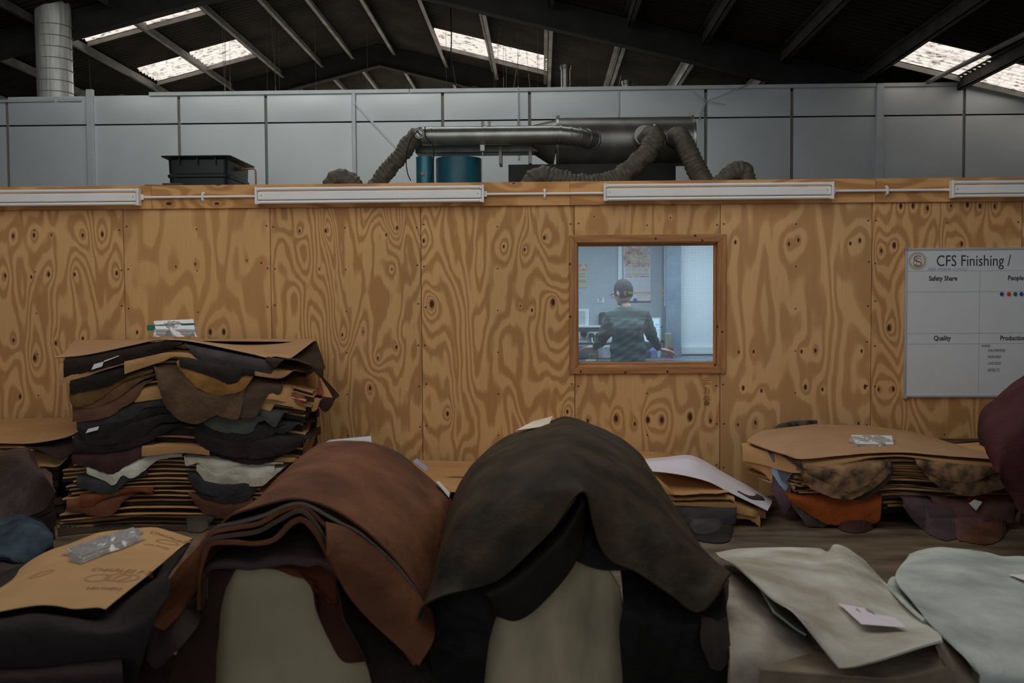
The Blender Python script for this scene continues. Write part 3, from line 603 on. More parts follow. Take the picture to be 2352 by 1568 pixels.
# upper pipe with elbow
ypp = YD - .1; a0, a1 = pp(530, 145, ypp), pp(1215, 145, ypp); r1 = pp(530, 95, ypp).z - a0.z; a1.z = a0.z
pr = empty('branch_pipe', (a0.x, ypp, a0.z), 'long bright galvanised pipe in front of the big duct with a segmented elbow', 'duct')
autosmooth(MB().tube([a0, a1], r1, 32).obj('pipe', M_galv, pr))
b = MB(); pts = []
for i in range(6):
    u = i / 5; pts.append(Vector((a1.x + .08 + .42 * math.sin(u * 1.25), ypp + .28 * (1 - math.cos(u * 1.25)), a1.z - .05 * u)))
autosmooth(MB().tube([a1] + pts, r1 * .98, 32).obj('elbow', M_galv, pr), 20)
for i, q in enumerate(pts[:5]): 
    d = (pts[i + 1] - q).normalized(); autosmooth(MB().tube([q - d * .008, q + d * .008], r1 * 1.06, 32).obj('seam_band', M_galv, pr))
for xx in (a0.x + .1, (a0.x + a1.x) / 2 - .02, a1.x): autosmooth(MB().tube([(xx - .01, ypp, a0.z), (xx + .01, ypp, a0.z)], r1 * 1.05, 32).obj('seam_band', M_galv, pr))
for xx in (pp(850, 90, ypp).x, pp(885, 90, ypp).x, pp(1040, 90, ypp).x): MB().box((xx - .015, ypp - .03, a0.z + r1 - .01), (xx + .015, ypp + .02, a0.z + r1 + .045)).obj('clamp_lug', M_galvd, pr)
p = pp(850, 210, ypp - .02); MB().box((p.x - .022, ypp - r1 + .02, p.z - .03), (p.x + .022, ypp - r1 + .08, p.z + .03)).tube([(p.x, ypp - r1 + .05, p.z - .03), (p.x, ypp - r1 + .05, 2.56)], .004, 6).obj('switch_box', M_white, pr)
p = pp(515, 132, ypp - r1 - .02); 
o = autosmooth(MB().tube([(p.x, p.y, p.z), (p.x, p.y - .012, p.z)], .05, 24).obj('round_plate', M_white, pr)); b = MB()
b.bar((p.x - .03, p.y - .014, p.z + .022), (p.x + .03, p.y - .014, p.z - .022), .010, .003, up=(0, 1, 0)).bar((p.x - .01, p.y - .014, p.z + .03), (p.x + .01, p.y - .014, p.z - .03), .006, .003, up=(0, 1, 0))
b.add([(p.x + r * math.cos(2 * math.pi * i / 24), p.y - .0135, p.z + r * math.sin(2 * math.pi * i / 24)) for r in (.036, .043) for i in range(24)], [(i, (i + 1) % 24, 24 + (i + 1) % 24, 24 + i) for i in range(24)]); b.obj('plate_symbol', M_line, pr)
# flexible hoses: ribbed and creased
def flex(pts, r, lab, seed=0, pitch=.045):
    c = catmull(pts, 200); L = np.r_[0, np.cumsum(np.linalg.norm(np.diff(c, axis=0), axis=1))]; n = int(L[-1] / pitch * 5); s_ = np.linspace(0, L[-1], n)
    c = np.stack([np.interp(s_, L, c[:, k]) for k in range(3)], 1); rr = r * (1 + .05 * np.sin(s_ / pitch * 2 * math.pi))
    b = MB().tube(c, list(rr), 28); v = np.array(b.v); R_ = np.random.RandomState(seed)
    for _ in range(5): k_ = R_.randn(3) * 26; v[:, 2] += .004 * np.sin(v @ k_ + R_.rand() * 6); v[:, 0] += .003 * np.sin(v @ k_[::-1] + 1)
    b.v = [tuple(p) for p in v]; o = autosmooth(b.obj('flexible_hose', M_flex), 60); return base_origin(tag(o, lab, 'hose', 'flexible hoses of the extraction duct'))
yh = YD - .1
flex([pp(548, 145, ypp), pp(510, 143, ypp), pp(470, 170, ypp), pp(420, 240, ypp), pp(360, 310, ypp), pp(310, 370, ypp), pp(270, 430, ypp)], .088, 'creased grey hose bending down from the left end of the bright pipe', 1)
flex([pp(90, 470, 9.9), pp(60, 400, 9.9), pp(85, 372, 9.9), pp(130, 375, 9.9), pp(190, 440, 9.9)], .10, 'short hump of grey hose, leftmost behind the board edge', 2)
flex([pp(1700, 155, yb_ - RB - .02), pp(1765, 150, yh - .25), pp(1730, 220, yh - .3), pp(1640, 310, yh - .32), pp(1530, 380, yh - .35), pp(1380, 400, yh - .4), pp(1250, 372, yh - .4), pp(1160, 355, yh - .4), pp(1105, 395, yh - .4), pp(1090, 450, yh - .4)], .10, 'ribbed hose dropping from the big duct and snaking left', 3)
flex([pp(1870, 155, yb_ - RB - .02), pp(1905, 155, yh - .25), pp(1945, 240, yh - .3), pp(1990, 330, yh - .32), pp(2040, 410, yh - .35), pp(2080, 450, yh - .35)], .10, 'ribbed hose dropping straight from the right end of the big duct', 4)
flex([pp(2060, 440, 9.95), pp(2120, 380, 9.95), pp(2180, 335, 9.95), pp(2235, 330, 9.95), pp(2250, 390, 9.95), pp(2240, 450, 9.95)], .085, 'hump of grey hose, rightmost behind the board edge', 5)
# fan unit
fx = pp(715, 300, YD + .1); fr = empty('extractor_fan', (fx.x, YD + .1, 2.56), 'blue green extractor fan with a small motor beneath the bright pipe', 'fan')
autosmooth(MB().tube([(fx.x + .0, YD + .3, 2.56), (fx.x + .0, YD + .3, pp(0, 252, YD).z)], .25, 32).obj('fan_casing', M_blue, fr))
q = pp(545, 290, YD - .1); autosmooth(MB().tube([(q.x, YD - .1, 2.75), (q.x, YD - .1, pp(0, 262, YD - .1).z)], .095, 24).obj('motor', mk('motor enamel', S(40, 84, 100), rough=.3, bump=0, spec=.6, metal=.3), fr))
MB().box((q.x - .10, YD - .24, 2.56), (q.x + .09, YD, 2.79)).box((q.x + .12, YD - .2, 2.56), (q.x + .34, YD + .05, 2.78)).obj('gearbox', M_blue, fr).modifiers.new('b', 'BEVEL').width = .012
for k in (0, 1): p = pp(690 + 46 * k, 335, YD - .02); MB().box((p.x, YD + .03, 2.58), (p.x + .075, YD + .05, 2.72)).obj('rating_plate', M_tag, fr)
p = pp(530, 338, YD - .25); MB().add([(p.x - .02, YD - .243, p.z - .017), (p.x + .02, YD - .243, p.z - .017), (p.x, YD - .243, p.z + .02)], [(0, 1, 2)]).obj('warning_triangle', mk('warning yellow', (.55, .42, .05), bump=0), fr)
b = MB().tube(catmull([pp(520, 100, ypp - .12), pp(470, 160, ypp - .14), pp(445, 260, ypp - .14), pp(455, 350, ypp - .14), pp(470, 380, ypp - .14)], 24), .006, 6).tube(catmull([pp(545, 95, ypp - .13), pp(548, 150, ypp - .14), pp(585, 190, ypp - .14), pp(590, 280, ypp - .14), pp(575, 380, ypp - .14)], 24), .006, 6)
base_origin(tag(b.obj('cable', M_black), 'black cable looped over the hose beside the round plate', 'cable'))
# spiral vent stack at the left
vx = wx(126, 120, 14.95); rr = (wx(163, 120, 14.95) - wx(86, 120, 14.95)) / 2
vs = empty('vent_stack', (vx, 14.95, 4.2), 'tall bright spiral seam vent pipe rising to the roof at far left', 'vent pipe')
autosmooth(MB().tube([(vx, 14.95, 4.2), (vx - .02, 14.95, roofz(vx) + .1)], rr, 40).obj('pipe', mk('vent galvanised steel', (.56, .57, .54), rough=.4, var=.3, scale=3, metal=.2, bump=.05, bscale=5, stretch=(8, 8, .6)), vs))
for i in range(9):
    z = 4.42 + i * .165; autosmooth(MB().tube([(vx, 14.95, z), (vx, 14.95, z + .01)], rr * 1.015, 40).obj('seam', M_joint, vs))
# fabric lagging heaps along the cladding top
M_heap = mk('dusty brown lagging', S(44, 38, 31), rough=.9, var=.35, scale=5, bump=.4, bscale=20)
for i, (a, c, top, lab) in enumerate(((238, 342, 211, 'low heap of dusty lagging behind the left post'), (700, 1010, 198, 'long low roll of brown lagging under the far gable'), (1010, 1200, 192, 'brown lagging heap left of the thin pipes'), (1225, 1400, 183, 'highest brown lagging heap on the store roof'), (1500, 1760, 192, 'flat brown lagging sheet right of the highest heap'))):
    x0, x1 = wx(a, 200, 14.8), wx(c, 200, 14.8); zt = wz((a + c) / 2, top, 14.8); nu, nv = 22, 60; G = np.zeros((nu, nv, 3)); R_ = np.random.RandomState(i + 4)
    ph = R_.rand(4) * 6
    for u in range(nu):
        for v in range(nv):
            uu, vv = u / (nu - 1), v / (nv - 1); e = (math.sin(math.pi * vv) ** .5) * (math.sin(math.pi * uu) ** .6)
            hh = .78 + .18 * math.sin(vv * 9 + ph[0]) + .10 * math.sin(vv * 23 + ph[1] + uu * 4)
            G[u, v] = (x0 + (x1 - x0) * vv, 14.5 + .7 * uu, 4.372 + (zt - 4.36) * e * hh)
    base_origin(tag(autosmooth(link('lagging_heap', grid_mesh(G, .01), M_heap), 70), lab, 'fabric heap'))
for (px, w_, top, lab) in ((1299, 22, 150, 'small round vent cowl standing behind the highest lagging heap'), (1440, 18, 186, 'lower round vent cowl right of the lagging heaps')):
    x = wx(px, 190, 15.6); zt = wz(px, top, 15.6); o = autosmooth(MB().tube([(x, 15.6, 4.36), (x, 15.6, zt - .06), (x, 15.6, zt - .055), (x, 15.6, zt)], [.07, .07, .085, .08], 20).obj('vent_cowl', M_galvd)); base_origin(tag(o, lab, 'vent'))
# loose wires tied at the cladding top right
p0 = P(1622, 231, YC - .12); b = MB().tube(catmull([p0, P(1650, 222, YC - .14), P(1690, 205, YC - .12), P(1725, 192, YC - .03)], 16), .008, 6).tube([p0, P(1607, 275, YC - .06)], .007, 6).tube(catmull([p0, P(1612, 250, YC - .1), P(1603, 285, YC - .06)], 8), .005, 6)
b.tube([P(1592, 210, YC - .12), p0], .006, 6).tube([p0, P(1667, 240, YC - .12)], .006, 6)
base_origin(tag(b.obj('wire_bundle', M_post), 'tied bundle of loose pale wires hanging in front of the grey cladding', 'wires'))
# hanging threads from the roof
M_thr = mk('dusty thread', (.16, .12, .09), rough=.9, bump=0)
R_ = np.random.RandomState(11)
for i in range(46):
    if i < 22: px = R_.uniform(1120, 1760)
    else: px = R_.choice([R_.uniform(0, 700), R_.uniform(700, 1150), R_.uniform(1760, 2340)])
    Y = R_.uniform(15.3, 20.5); q = P(px, 190, Y); x = q.x; lean = R_.uniform(-.35, .35) * (1 if R_.rand() < .5 else .15)
    o = MB().tube([(x, Y, 4.37), (x - lean, Y, roofz(x - lean) - .03)], .0028, 4, False).obj('hanging_thread', M_thr)
    base_origin(tag(o, 'hair thin dusty thread hanging from the dark roof', 'thread', 'threads hanging from the roof'))
o = MB().tube(catmull([P(1034, 0, 16.2), P(1037, 90, 16.2), P(1036, 130, 16.2), P(1047, 196, 16.2)], 12), .011, 6).obj('hanging_cable', M_black); base_origin(tag(o, 'black cable hanging down in front of the middle skylight', 'cable'))
b = MB()
for a_ in ((2238, 0, 2213, 98), (2238, 0, 2240, 92), (2238, 0, 2234, 50), (2239, 5, 2243, 88)): b.tube([P(a_[0], a_[1], 12.9), P(a_[2], a_[3], 12.9)], .004, 5)
base_origin(tag(b.obj('rusty_string', mk('rusty cord', (.2, .12, .07), bump=0)), 'knotted rusty cords hanging near the right skylight', 'cord'))
# ================================================================== STACKS OF HIDES AND PAPER AGAINST THE WALL
cvA = CV(3.016, 100, 720); cvB = CV(2.637, 1460, 940)
class Stack:
    """layers lie on levels between a top and a bottom profile; each layer's front edge hangs as the hide sags"""
    def __init__(s, cv, top, bot, Y0, Yb, xs, step=.0048, lip=6, side=None, zb=(1.28, .03)):
        s.cv = cv; s.top = [cv(*p) for p in top]; s.bot = [cv(*p) for p in bot]; s.Y0 = Y0; s.Yb = Yb; s.xs = xs; s.step = step; s.lip = lip; s.zb = zb
    def lvl(s, px, t):
        f = lambda pr: np.interp(px, [p[0] for p in pr], [p[1] for p in pr])
        return f(s.top) * (1 - t) + f(s.bot) * t
    def z(s, px, t, Y): return P(px, s.lvl(px, t), s.Y0).z
    def layer(s, t, pts, mat, label, cat, group, name, off=0., th=.0035, n=64, jit=.0, seed=0, smooth=True, bulge=.010, top_rows=False):
        """pts: (X, Y[, extra depth]) of the front edge from left to right"""
        q = []
        for p in pts:
            px, py = s.cv(p[0], p[1]); q.append((px, py, p[2] if len(p) > 2 else 0.))
        c = catmull(q, n) if smooth else catmull(q, n)
        if not smooth:
            d = np.r_[0, np.cumsum(np.linalg.norm(np.diff(np.array(q), axis=0), axis=1))]; c = np.stack([np.interp(np.linspace(0, d[-1], n), d, np.array(q)[:, k]) for k in range(3)], 1)
        r = np.random.RandomState(int(seed * 131 + t * 1000) % 99991)
        if jit: c[:, 1] += np.convolve(r.randn(n + 4), np.ones(3) / 3, 'same')[2:-2][:n] * jit
        y0 = s.Y0 + t * s.step * 40 - off; G = np.zeros((10, n, 3)); ph = r.rand(3) * 6
        for j in range(n):
            px, py, dd = c[j]; Y = y0 + dd; L = s.lvl(px, t); zl = max(.006 + .02 * (1 - t), P(px, L, s.Y0 + t * s.step * 40).z)
            e = P(px, py, Y)
            if e.z < .004: d_ = ray(px, py); e = CP + d_ * ((.004 - 1.6) / d_.z)
            hang = max(0., zl - e.z); e.z = min(e.z, zl + .01)
            u = j / (n - 1); xin = s.xs[0] + (s.xs[1] - s.xs[0]) * u
            rip = .002 * math.sin(u * 17 + ph[0]) * min(1, hang * 6)
            G[0, j] = (e.x, e.y + .004 + rip, e.z)
            m1 = P(px, py - (py - min(L, py)) * .4, Y - bulge * min(1, hang * 4)); G[1, j] = (m1.x, m1.y + rip * .7, e.z + hang * .4)
            G[2, j] = (P(px, L, Y).x * .6 + e.x * .4, Y - bulge * .6 * min(1, hang * 4) + .004, e.z + hang * .78)
            G[3, j] = (e.x, Y + .03, max(zl, e.z) - .002)
            G[4, j] = (e.x, Y + .08, max(zl, e.z) )
            ex = e.x; z0 = max(zl, min(e.z, zl + .01))
            for k, f in enumerate((.25, .45, .65, .85, 1.)):
                f2 = f; G[5 + k, j] = (ex * (1 - f2) + xin * f2, (Y + .1) * (1 - f) + s.Yb * f, (z0 * (1 - f) + (s.zb[0] * (1 - t) + s.zb[1] * t) * f) if not top_rows else top_rows(u, f, z0))
        o = autosmooth(link(name, grid_mesh(G[::-1] if True else G, -th), mat), 50)
        base_origin(tag(o, label, cat, group)); return o
paper_m = [M_paper, M_paperd, mk('bright worn kraft paper', S(138, 106, 70, 1.05), rough=.8, var=.1, scale=4, bump=.1, bscale=25)]  # last tone: worn paper brightened so that sheet lips look lit
def papers(s, n, t0, t1, xr, grp, lab, lip, seed, sk=3., ends=40, off=(-.01, .04), dark=True):
    r = np.random.RandomState(seed)
    gap = (s.lvl(s.cv(sum(xr) / 2, 0)[0], t1) - s.lvl(s.cv(sum(xr) / 2, 0)[0], t0)) / n / (s.cv(1, 1)[0] - s.cv(0, 0)[0])
    for i in range(n):
        t = t0 + (t1 - t0) * (i + .5) / n + r.uniform(-.004, .004); a = xr[0] + r.uniform(-ends, ends); b = xr[1] + r.uniform(-ends, ends)
        pts = []
        for x in np.linspace(a, b, 9):
            px = s.cv(x, 0)[0]; Ly = s.lvl(px, t) + lip + r.uniform(-sk, sk) * .5; Y_ = (Ly - s.cv(0, 0)[1]) * (s.cv(1, 1)[0] - s.cv(0, 0)[0]) ** -1
            pts.append((x, Y_))
        if dark: s.layer(t + .004, [(x, y + gap * .8) for x, y in pts], hide_mat([(30, 25, 22), (44, 34, 28), (36, 34, 33)][i % 3]), 'thin dark hide edge pressed between paper sheets of the ' + ('tall left' if s.Y0 < 6.88 else 'low right') + ' stack', 'hide', grp.replace('paper sheets', 'hides pressed'), 'leather_hide', off=-.012, th=.0025, n=40, seed=seed + i + 900, bulge=.0)  # hides between the papers, hung lower to paint the gaps dark
        s.layer(t, pts, paper_m[r.randint(3)], lab, 'paper', grp, 'paper_sheet', off=r.uniform(*off), th=.0025, n=40, seed=seed + i, bulge=.0, jit=.7)
# ---- tall left stack -------------------------------------------------------
A = Stack(cvA, [(80, 300), (300, 285), (600, 225), (820, 182), (1000, 190), (1300, 250), (1550, 300), (1750, 330), (2000, 420)],
          [(60, 1530), (300, 1500), (600, 1475), (990, 1480), (1400, 1470), (1900, 1500)], 6.85, 7.95, (P(140, 900, 7.9).x + .1, P(740, 900, 7.9).x - .05), lip=5)
gA = 'hides of the tall left stack'; gAp = 'paper sheets layered through the tall left stack'
def HM(c, **k): return hide_mat(c, **k)
A_top = lambda u, f, z: z * (1 - f) + 1.30 * f
A.layer(-.004, [(80, 308), (250, 293), (420, 262), (600, 222), (820, 180), (1050, 198), (1300, 250), (1450, 282), (1560, 305), (1660, 262), (1700, 240)], mk('smooth tan card', S(128, 100, 74), rough=.7, var=.06, bump=.05), 'long tan paper sheet topping the tall left stack, its tip pointing left', 'paper', None, 'paper_sheet', off=.03, th=.003, n=80, bulge=0, top_rows=A_top)
hidesA = [
 (.005, [(140, 440), (200, 425), (330, 400), (560, 340), (800, 275), (960, 215)], (28, 21, 19), 'black brown hide under the tip of the top sheet, marked by a white tag', .02),
 (.02, [(975, 205), (1060, 310), (1150, 345), (1300, 370), (1470, 402), (1570, 418), (1600, 350)], (45, 41, 41), 'charcoal hide sagging just under the top sheet of the tall stack', .03),
 (.0, [(1540, 330, .0), (1600, 372, 0), (1650, 330), (1700, 300), (1760, 300), (1830, 340), (1890, 420, .1), (1935, 455, .25)], (36, 30, 26), 'crumpled dark hide capping the right top corner of the tall stack', .06),
 (.08, [(940, 370), (1060, 400), (1200, 450), (1260, 483), (1330, 480), (1380, 430), (1460, 432)], (27, 24, 22), 'small black flap above the ochre hide', .055),
 (.10, [(925, 360), (1000, 450), (1090, 527), (1190, 562), (1300, 556), (1385, 524), (1450, 440)], (106, 74, 38), 'ochre hide hanging in a round scallop', .045),
 (.13, [(762, 360), (800, 520), (850, 650), (930, 730), (1010, 760), (1085, 760), (1160, 715), (1250, 690), (1340, 640), (1400, 530)], (64, 49, 36), 'large brown hide hanging lowest in the middle of the tall stack', .035),
 (.12, [(940, 400), (1000, 560), (1100, 650), (1230, 712), (1345, 732), (1362, 690), (1392, 560)], (70, 54, 40), 'greyish brown hide behind the ochre scallop', .03),
 (.14, [(1340, 640), (1360, 718), (1470, 712), (1520, 600), (1570, 570), (1640, 552), (1655, 470)], (58, 46, 37), 'brown hide with a squared corner right of the ochre scallop', .02),
 (.10, [(185, 560), (300, 532), (450, 500), (600, 420), (760, 370)], (24, 20, 18), 'black hide over the ochre brown ones at the left of the tall stack', .03),
 (.14, [(178, 585), (205, 640), (330, 620), (430, 560), (560, 470), (760, 405)], (78, 58, 32), 'olive brown hide with a ragged left end', .02),
 (.17, [(205, 655), (380, 643), (500, 590), (600, 520), (700, 450), (790, 425)], (80, 57, 38), 'mid brown hide, third of the wavy brown ones at left', .012),
 (.20, [(200, 752), (300, 746), (450, 715), (550, 650), (640, 590), (700, 500), (780, 440)], (72, 50, 38), 'lowest of the wavy brown hides at the left of the tall stack', .0),
 (.18, [(1705, 600, .05), (1780, 628, .05), (1850, 602, .12), (1880, 540, .18), (1925, 492, .25)], (108, 66, 52), 'pinkish brown hide curled between the curved paper sheets', .03),
 (.19, [(1880, 560, .2), (1905, 640, .2), (1950, 682, .25), (1985, 655, .3), (2015, 600, .4), (2035, 575, .5)], (38, 24, 22), 'dark maroon scraps poking out right of the curved papers', .0),
 (.30, [(230, 808), (330, 800), (480, 762), (620, 722), (700, 655), (860, 640)], (42, 39, 37), 'dark grey hide under the wavy browns', .0),
 (.34, [(240, 852), (330, 866), (500, 840), (600, 760), (760, 705), (890, 682)], (30, 26, 26), 'black hide with a white tag on its left end, mid height', .0),
 (.38, [(290, 900), (400, 912), (560, 890), (700, 840), (790, 770), (950, 742)], (34, 29, 29), 'soft black hide, second above the maroon one', .0),
 (.44, [(210, 960), (400, 965), (600, 930), (700, 900), (900, 800), (1040, 780)], (29, 25, 25), 'soft black hide just above the maroon one', .0),
 (.30, [(1480, 690), (1600, 782), (1672, 690), (1800, 680)], (50, 49, 47), 'grey hide ending in a hanging triangle', .02),
 (.33, [(1108, 765), (1200, 812), (1300, 826), (1440, 824), (1482, 760), (1560, 730)], (60, 61, 57), 'pale grey scalloped hide below the brown ones', .015),
 (.38, [(1050, 750), (1160, 860), (1300, 896), (1430, 892), (1600, 832), (1640, 782), (1800, 750)], (31, 28, 27), 'black hide directly under the pale grey scallop', .01),
 (.36, [(1560, 780), (1640, 830), (1780, 760), (1860, 700, .1)], (34, 32, 32), 'charcoal hide at the right side above the brown papers', .0),
 (.43, [(1040, 850), (1100, 922), (1250, 982), (1450, 1002), (1700, 960), (1860, 842)], (34, 28, 28), 'wide black hide hanging at the right, upper of two', .01),
 (.48, [(1050, 880), (1150, 965), (1300, 1022), (1440, 1048), (1600, 1012), (1750, 905)], (32, 26, 26), 'wide black hide hanging at the right, lower of two', .0),
 (.53, [(195, 1035), (330, 1070), (480, 1112), (560, 1062), (680, 1000), (770, 960)], (48, 32, 32), 'dark maroon hide bulging above the off white one', .0),
 (.60, [(300, 1110), (400, 1150), (488, 1188), (548, 1118), (600, 1142), (680, 1100), (800, 1012), (960, 992)], (152, 150, 136), 'off white hide with a torn edge at the left of the tall stack', .0),
 (.61, [(975, 985), (990, 1052), (1080, 1032), (1200, 1100), (1330, 1060), (1480, 1045), (1660, 1040)], (150, 146, 132), 'off white hide with a dropped corner, uppermost of three at right', .01),
 (.625, [(1050, 1010), (1150, 1100), (1230, 1140), (1350, 1120), (1500, 1150), (1600, 1100)], (158, 154, 140), 'off white hide, middle one of three at right', .005),
 (.64, [(1060, 1090), (1140, 1172), (1250, 1182), (1380, 1180), (1500, 1196), (1580, 1140), (1660, 1070)], (142, 138, 124), 'off white hide, lowest of three at right', .0),
 (.68, [(230, 1200), (400, 1246), (492, 1242), (560, 1180), (720, 1118)], (46, 45, 47), 'slate grey hide under the off white one at left', .0),
 (.70, [(1000, 1150), (1080, 1230), (1180, 1262), (1330, 1250), (1460, 1205)], (40, 39, 41), 'slate hide under the off white ones, upper of two', .005),
 (.73, [(1030, 1210), (1110, 1275), (1250, 1312), (1400, 1292), (1470, 1230)], (36, 35, 36), 'slate hide under the off white ones, lower of two', .0),
 (.78, [(250, 1330), (330, 1338), (380, 1300), (640, 1235), (760, 1245)], (84, 46, 26), 'orange brown hide near the foot of the tall stack', .01),
 (.80, [(160, 1370), (260, 1382), (430, 1406), (500, 1372), (560, 1292), (650, 1240)], (84, 50, 38), 'red brown hide under the orange one', .0),
 (.81, [(1000, 1240), (1080, 1350), (1150, 1392), (1300, 1402), (1450, 1380)], (70, 46, 36), 'red brown hide hanging at the right near the foot of the stack', .0),
 (.92, [(990, 1440), (1000, 1508), (1100, 1512), (1180, 1420)], (48, 45, 38), 'grey olive hide at the bottom right of the tall stack', .01)]
oA = {}
for i, (t, pts, c, lab, off) in enumerate(hidesA):
    oA[lab] = A.layer(t, pts, HM(c, var=.28), lab, 'hide', gA, 'leather_hide', off=off + .03, n=72, jit=1.1, seed=i)
# explicit papers that show broad faces
pA = [(.06, [(560, 420), (700, 370), (830, 330), (900, 300), (1000, 320), (1200, 375), (1490, 432), (1650, 446), (1740, 385), (1800, 340, .1)], 0, 'tan paper sheet crossing the whole tall stack above the ochre hide', .035),
      (.03, [(110, 495), (280, 440), (430, 388), (600, 340), (750, 302), (860, 232), (985, 218)], 0, 'thin tan paper edge running down left beneath the black brown hide', .02),
      (.15, [(1500, 588), (1600, 595), (1700, 610, .03), (1745, 540, .08), (1800, 455, .15), (1880, 425, .25)], 2, 'curved tan paper sheet, upper of two at the right end', .02),
      (.20, [(1510, 615), (1600, 625), (1700, 642), (1880, 673, .1), (1915, 600, .2), (1985, 518, .35)], 2, 'curved tan paper sheet, lower of two at the right end', .0),
      (.235, [(630, 615), (740, 600), (840, 590), (900, 600)], 0, 'tan paper edge left of the large brown hide', 0.),
      (.24, [(1500, 665), (1570, 672), (1620, 600), (1700, 640)], 2, 'small tan paper corner below the curved sheets', .0),
      (.55, [(680, 990), (800, 978), (940, 966), (1060, 972), (1150, 982)], 0, 'tan paper sheet bulging in the middle above the off white hides', .03),
      (.57, [(1545, 1010), (1640, 1025), (1740, 1022), (1780, 960, .1)], 0, 'tan paper corner at the right beside the brown horse', .0)]
for i, (t, pts, mi, lab, off) in enumerate(pA): A.layer(t, pts, paper_m[mi], lab, 'paper', None, 'paper_sheet', off=off + .03, th=.003, n=50, jit=.3, seed=i + 60, bulge=0)
papers(A, 5, .02, .12, (160, 1500), gAp, 'tan paper edge among the topmost hides of the tall left stack', 4, 5)
papers(A, 6, .13, .32, (230, 1840), gAp, 'tan paper edge at the height of the brown hides of the tall stack', 4, 6)
papers(A, 5, .34, .58, (230, 1800), gAp, 'tan paper edge among the black hides halfway down the tall stack', 4, 7)
papers(A, 11, .60, .86, (170, 1500), gAp, 'tan paper edge in the closely layered band below the off white hides', 4, 8)
papers(A, 5, .88, 1.0, (110, 1500), gAp, 'tan paper edge at the very foot of the tall left stack', 5, 9, ends=20)
def tagcard(lab, par, poly, Y, cv): # small white card on a hide
    v = [P(*cv(*p), Y) for p in poly]; n = len(v); vs = v + [p + Vector((0, .001, 0)) for p in v]
    return link('tag_card', mesh(vs, [tuple(range(n)), tuple(range(n, 2 * n))[::-1]] + [(i, n + i, n + (i + 1) % n, (i + 1) % n) for i in range(n)]), M_tag, par)
tagcard('', oA[hidesA[0][3]], [(330, 390), (350, 350), (418, 332), (405, 366)], 6.782, cvA)
tagcard('', oA[hidesA[0][3]], [(418, 326), (520, 290), (525, 293), (422, 334)], 6.785, cvA)
tagcard('', oA[hidesA[15][3]], [(290, 828), (308, 798), (386, 780), (375, 806)], 6.86, cvA)
# solid heart of the stack so that it reads as one mass from the side: plain folded hides
def core(name_, x0, x1, y0, y1, z0, z1, n, cols, grp, lab, seed):
    r = np.random.RandomState(seed)
    for i in range(n):
        za, zb = z0 + (z1 - z0) * i / n, z0 + (z1 - z0) * (i + 1) / n - .003; dx, dy = r.uniform(-.03, .03, 2); nv, nu = 18, 8; G = np.zeros((nu, nv, 3))
        for u in range(nu):
            for v in range(nv):
                G[u, v] = (x0 + dx + (x1 - x0) * v / (nv - 1), y0 + dy + (y1 - y0) * u / (nu - 1), zb - .004 - .004 * math.sin(v * .9 + i))
        o = autosmooth(link(name_, grid_mesh(G, zb - za - .008), HM(cols[i % len(cols)])), 50); base_origin(tag(o, lab, 'hide', grp))
core('leather_hide', P(205, 1000, 7.3).x, P(690, 1000, 7.3).x, 7.4, 7.9, .0, 1.10, 16, [(30, 26, 25), (60, 44, 34), (40, 38, 37)], 'folded hides inside the tall stack', 'folded dark hide deep inside the tall left stack', 5)
# documents in a sleeve on top
def packet(pts, Y, name, lab, m, h=.02):
    pass
bd = empty('tag_bundle', P(400, 772, 6.95), 'polythene wrapped bundle of white tags on top of the tall left stack, green edged', 'tag bundle', 'polythene bundles of tags')
def bundle(par, rows, n, seed, green=False):
    """rows: far-left, far-right, near-right, near-left corner points (world) ; stack of cards plus a creased sleeve"""
    fl, fr_, nr, nl = [Vector(v) for v in rows]; R_ = np.random.RandomState(seed)
    for i in range(n):
        dz = .0035 * i; j = Vector((R_.uniform(-.004, .004), R_.uniform(-.004, .004), 0)); q = [fl, fr_, nr, nl]; q = [p * .86 + (fl + fr_ + nr + nl) / 4 * .14 + j + Vector((0, 0, dz + .003)) for p in q]
        vs = q + [p + Vector((0, 0, .0026)) for p in q]; link('tag_card', mesh(vs, [(3, 2, 1, 0), (4, 5, 6, 7), (0, 1, 5, 4), (1, 2, 6, 5), (2, 3, 7, 6), (3, 0, 4, 7)]), M_tag if i % 3 else mk('grey card', S(104, 100, 98), bump=0), par)
    nu, nv = 16, 28; G = np.zeros((nu, nv, 3)); hh = .0035 * n + .006
    for u in range(nu):
        for v in range(nv):
            uu, vv = u / (nu - 1), v / (nv - 1); p = (nl * (1 - vv) + nr * vv) * (1 - uu) + (fl * (1 - vv) + fr_ * vv) * uu; e = (math.sin(math.pi * uu) ** .35) * (math.sin(math.pi * vv) ** .3)
            G[u, v] = (p.x, p.y, p.z + .002 + hh * e + (.006 * math.sin(vv * 22 + uu * 9 + seed) + .004 * math.sin(uu * 31 + vv * 13) + .004 * math.sin(vv * 57 - uu * 20)) * e)
            G[u, v] += np.array((.010 * math.sin(uu * 9 + seed), .012 * math.sin(vv * 11 + seed * 2), 0))
    o = link('plastic_sleeve', grid_mesh(G, .0006), M_poly, par); autosmooth(o, 80); return o
pm, t, bb = base_mat('clear creased polythene'); tr = N(t, 'ShaderNodeBsdfTransparent'); ms = N(t, 'ShaderNodeMixShader'); gs = N(t, 'ShaderNodeBsdfGlossy'); gs.inputs['Roughness'].default_value = .18; df = N(t, 'ShaderNodeBsdfDiffuse'); df.inputs[0].default_value = (.7, .7, .7, 1)
m1_ = N(t, 'ShaderNodeMixShader'); m1_.inputs[0].default_value = .5; t.links.new(df.outputs[0], m1_.inputs[1]); t.links.new(gs.outputs[0], m1_.inputs[2]); ms.inputs[0].default_value = .42
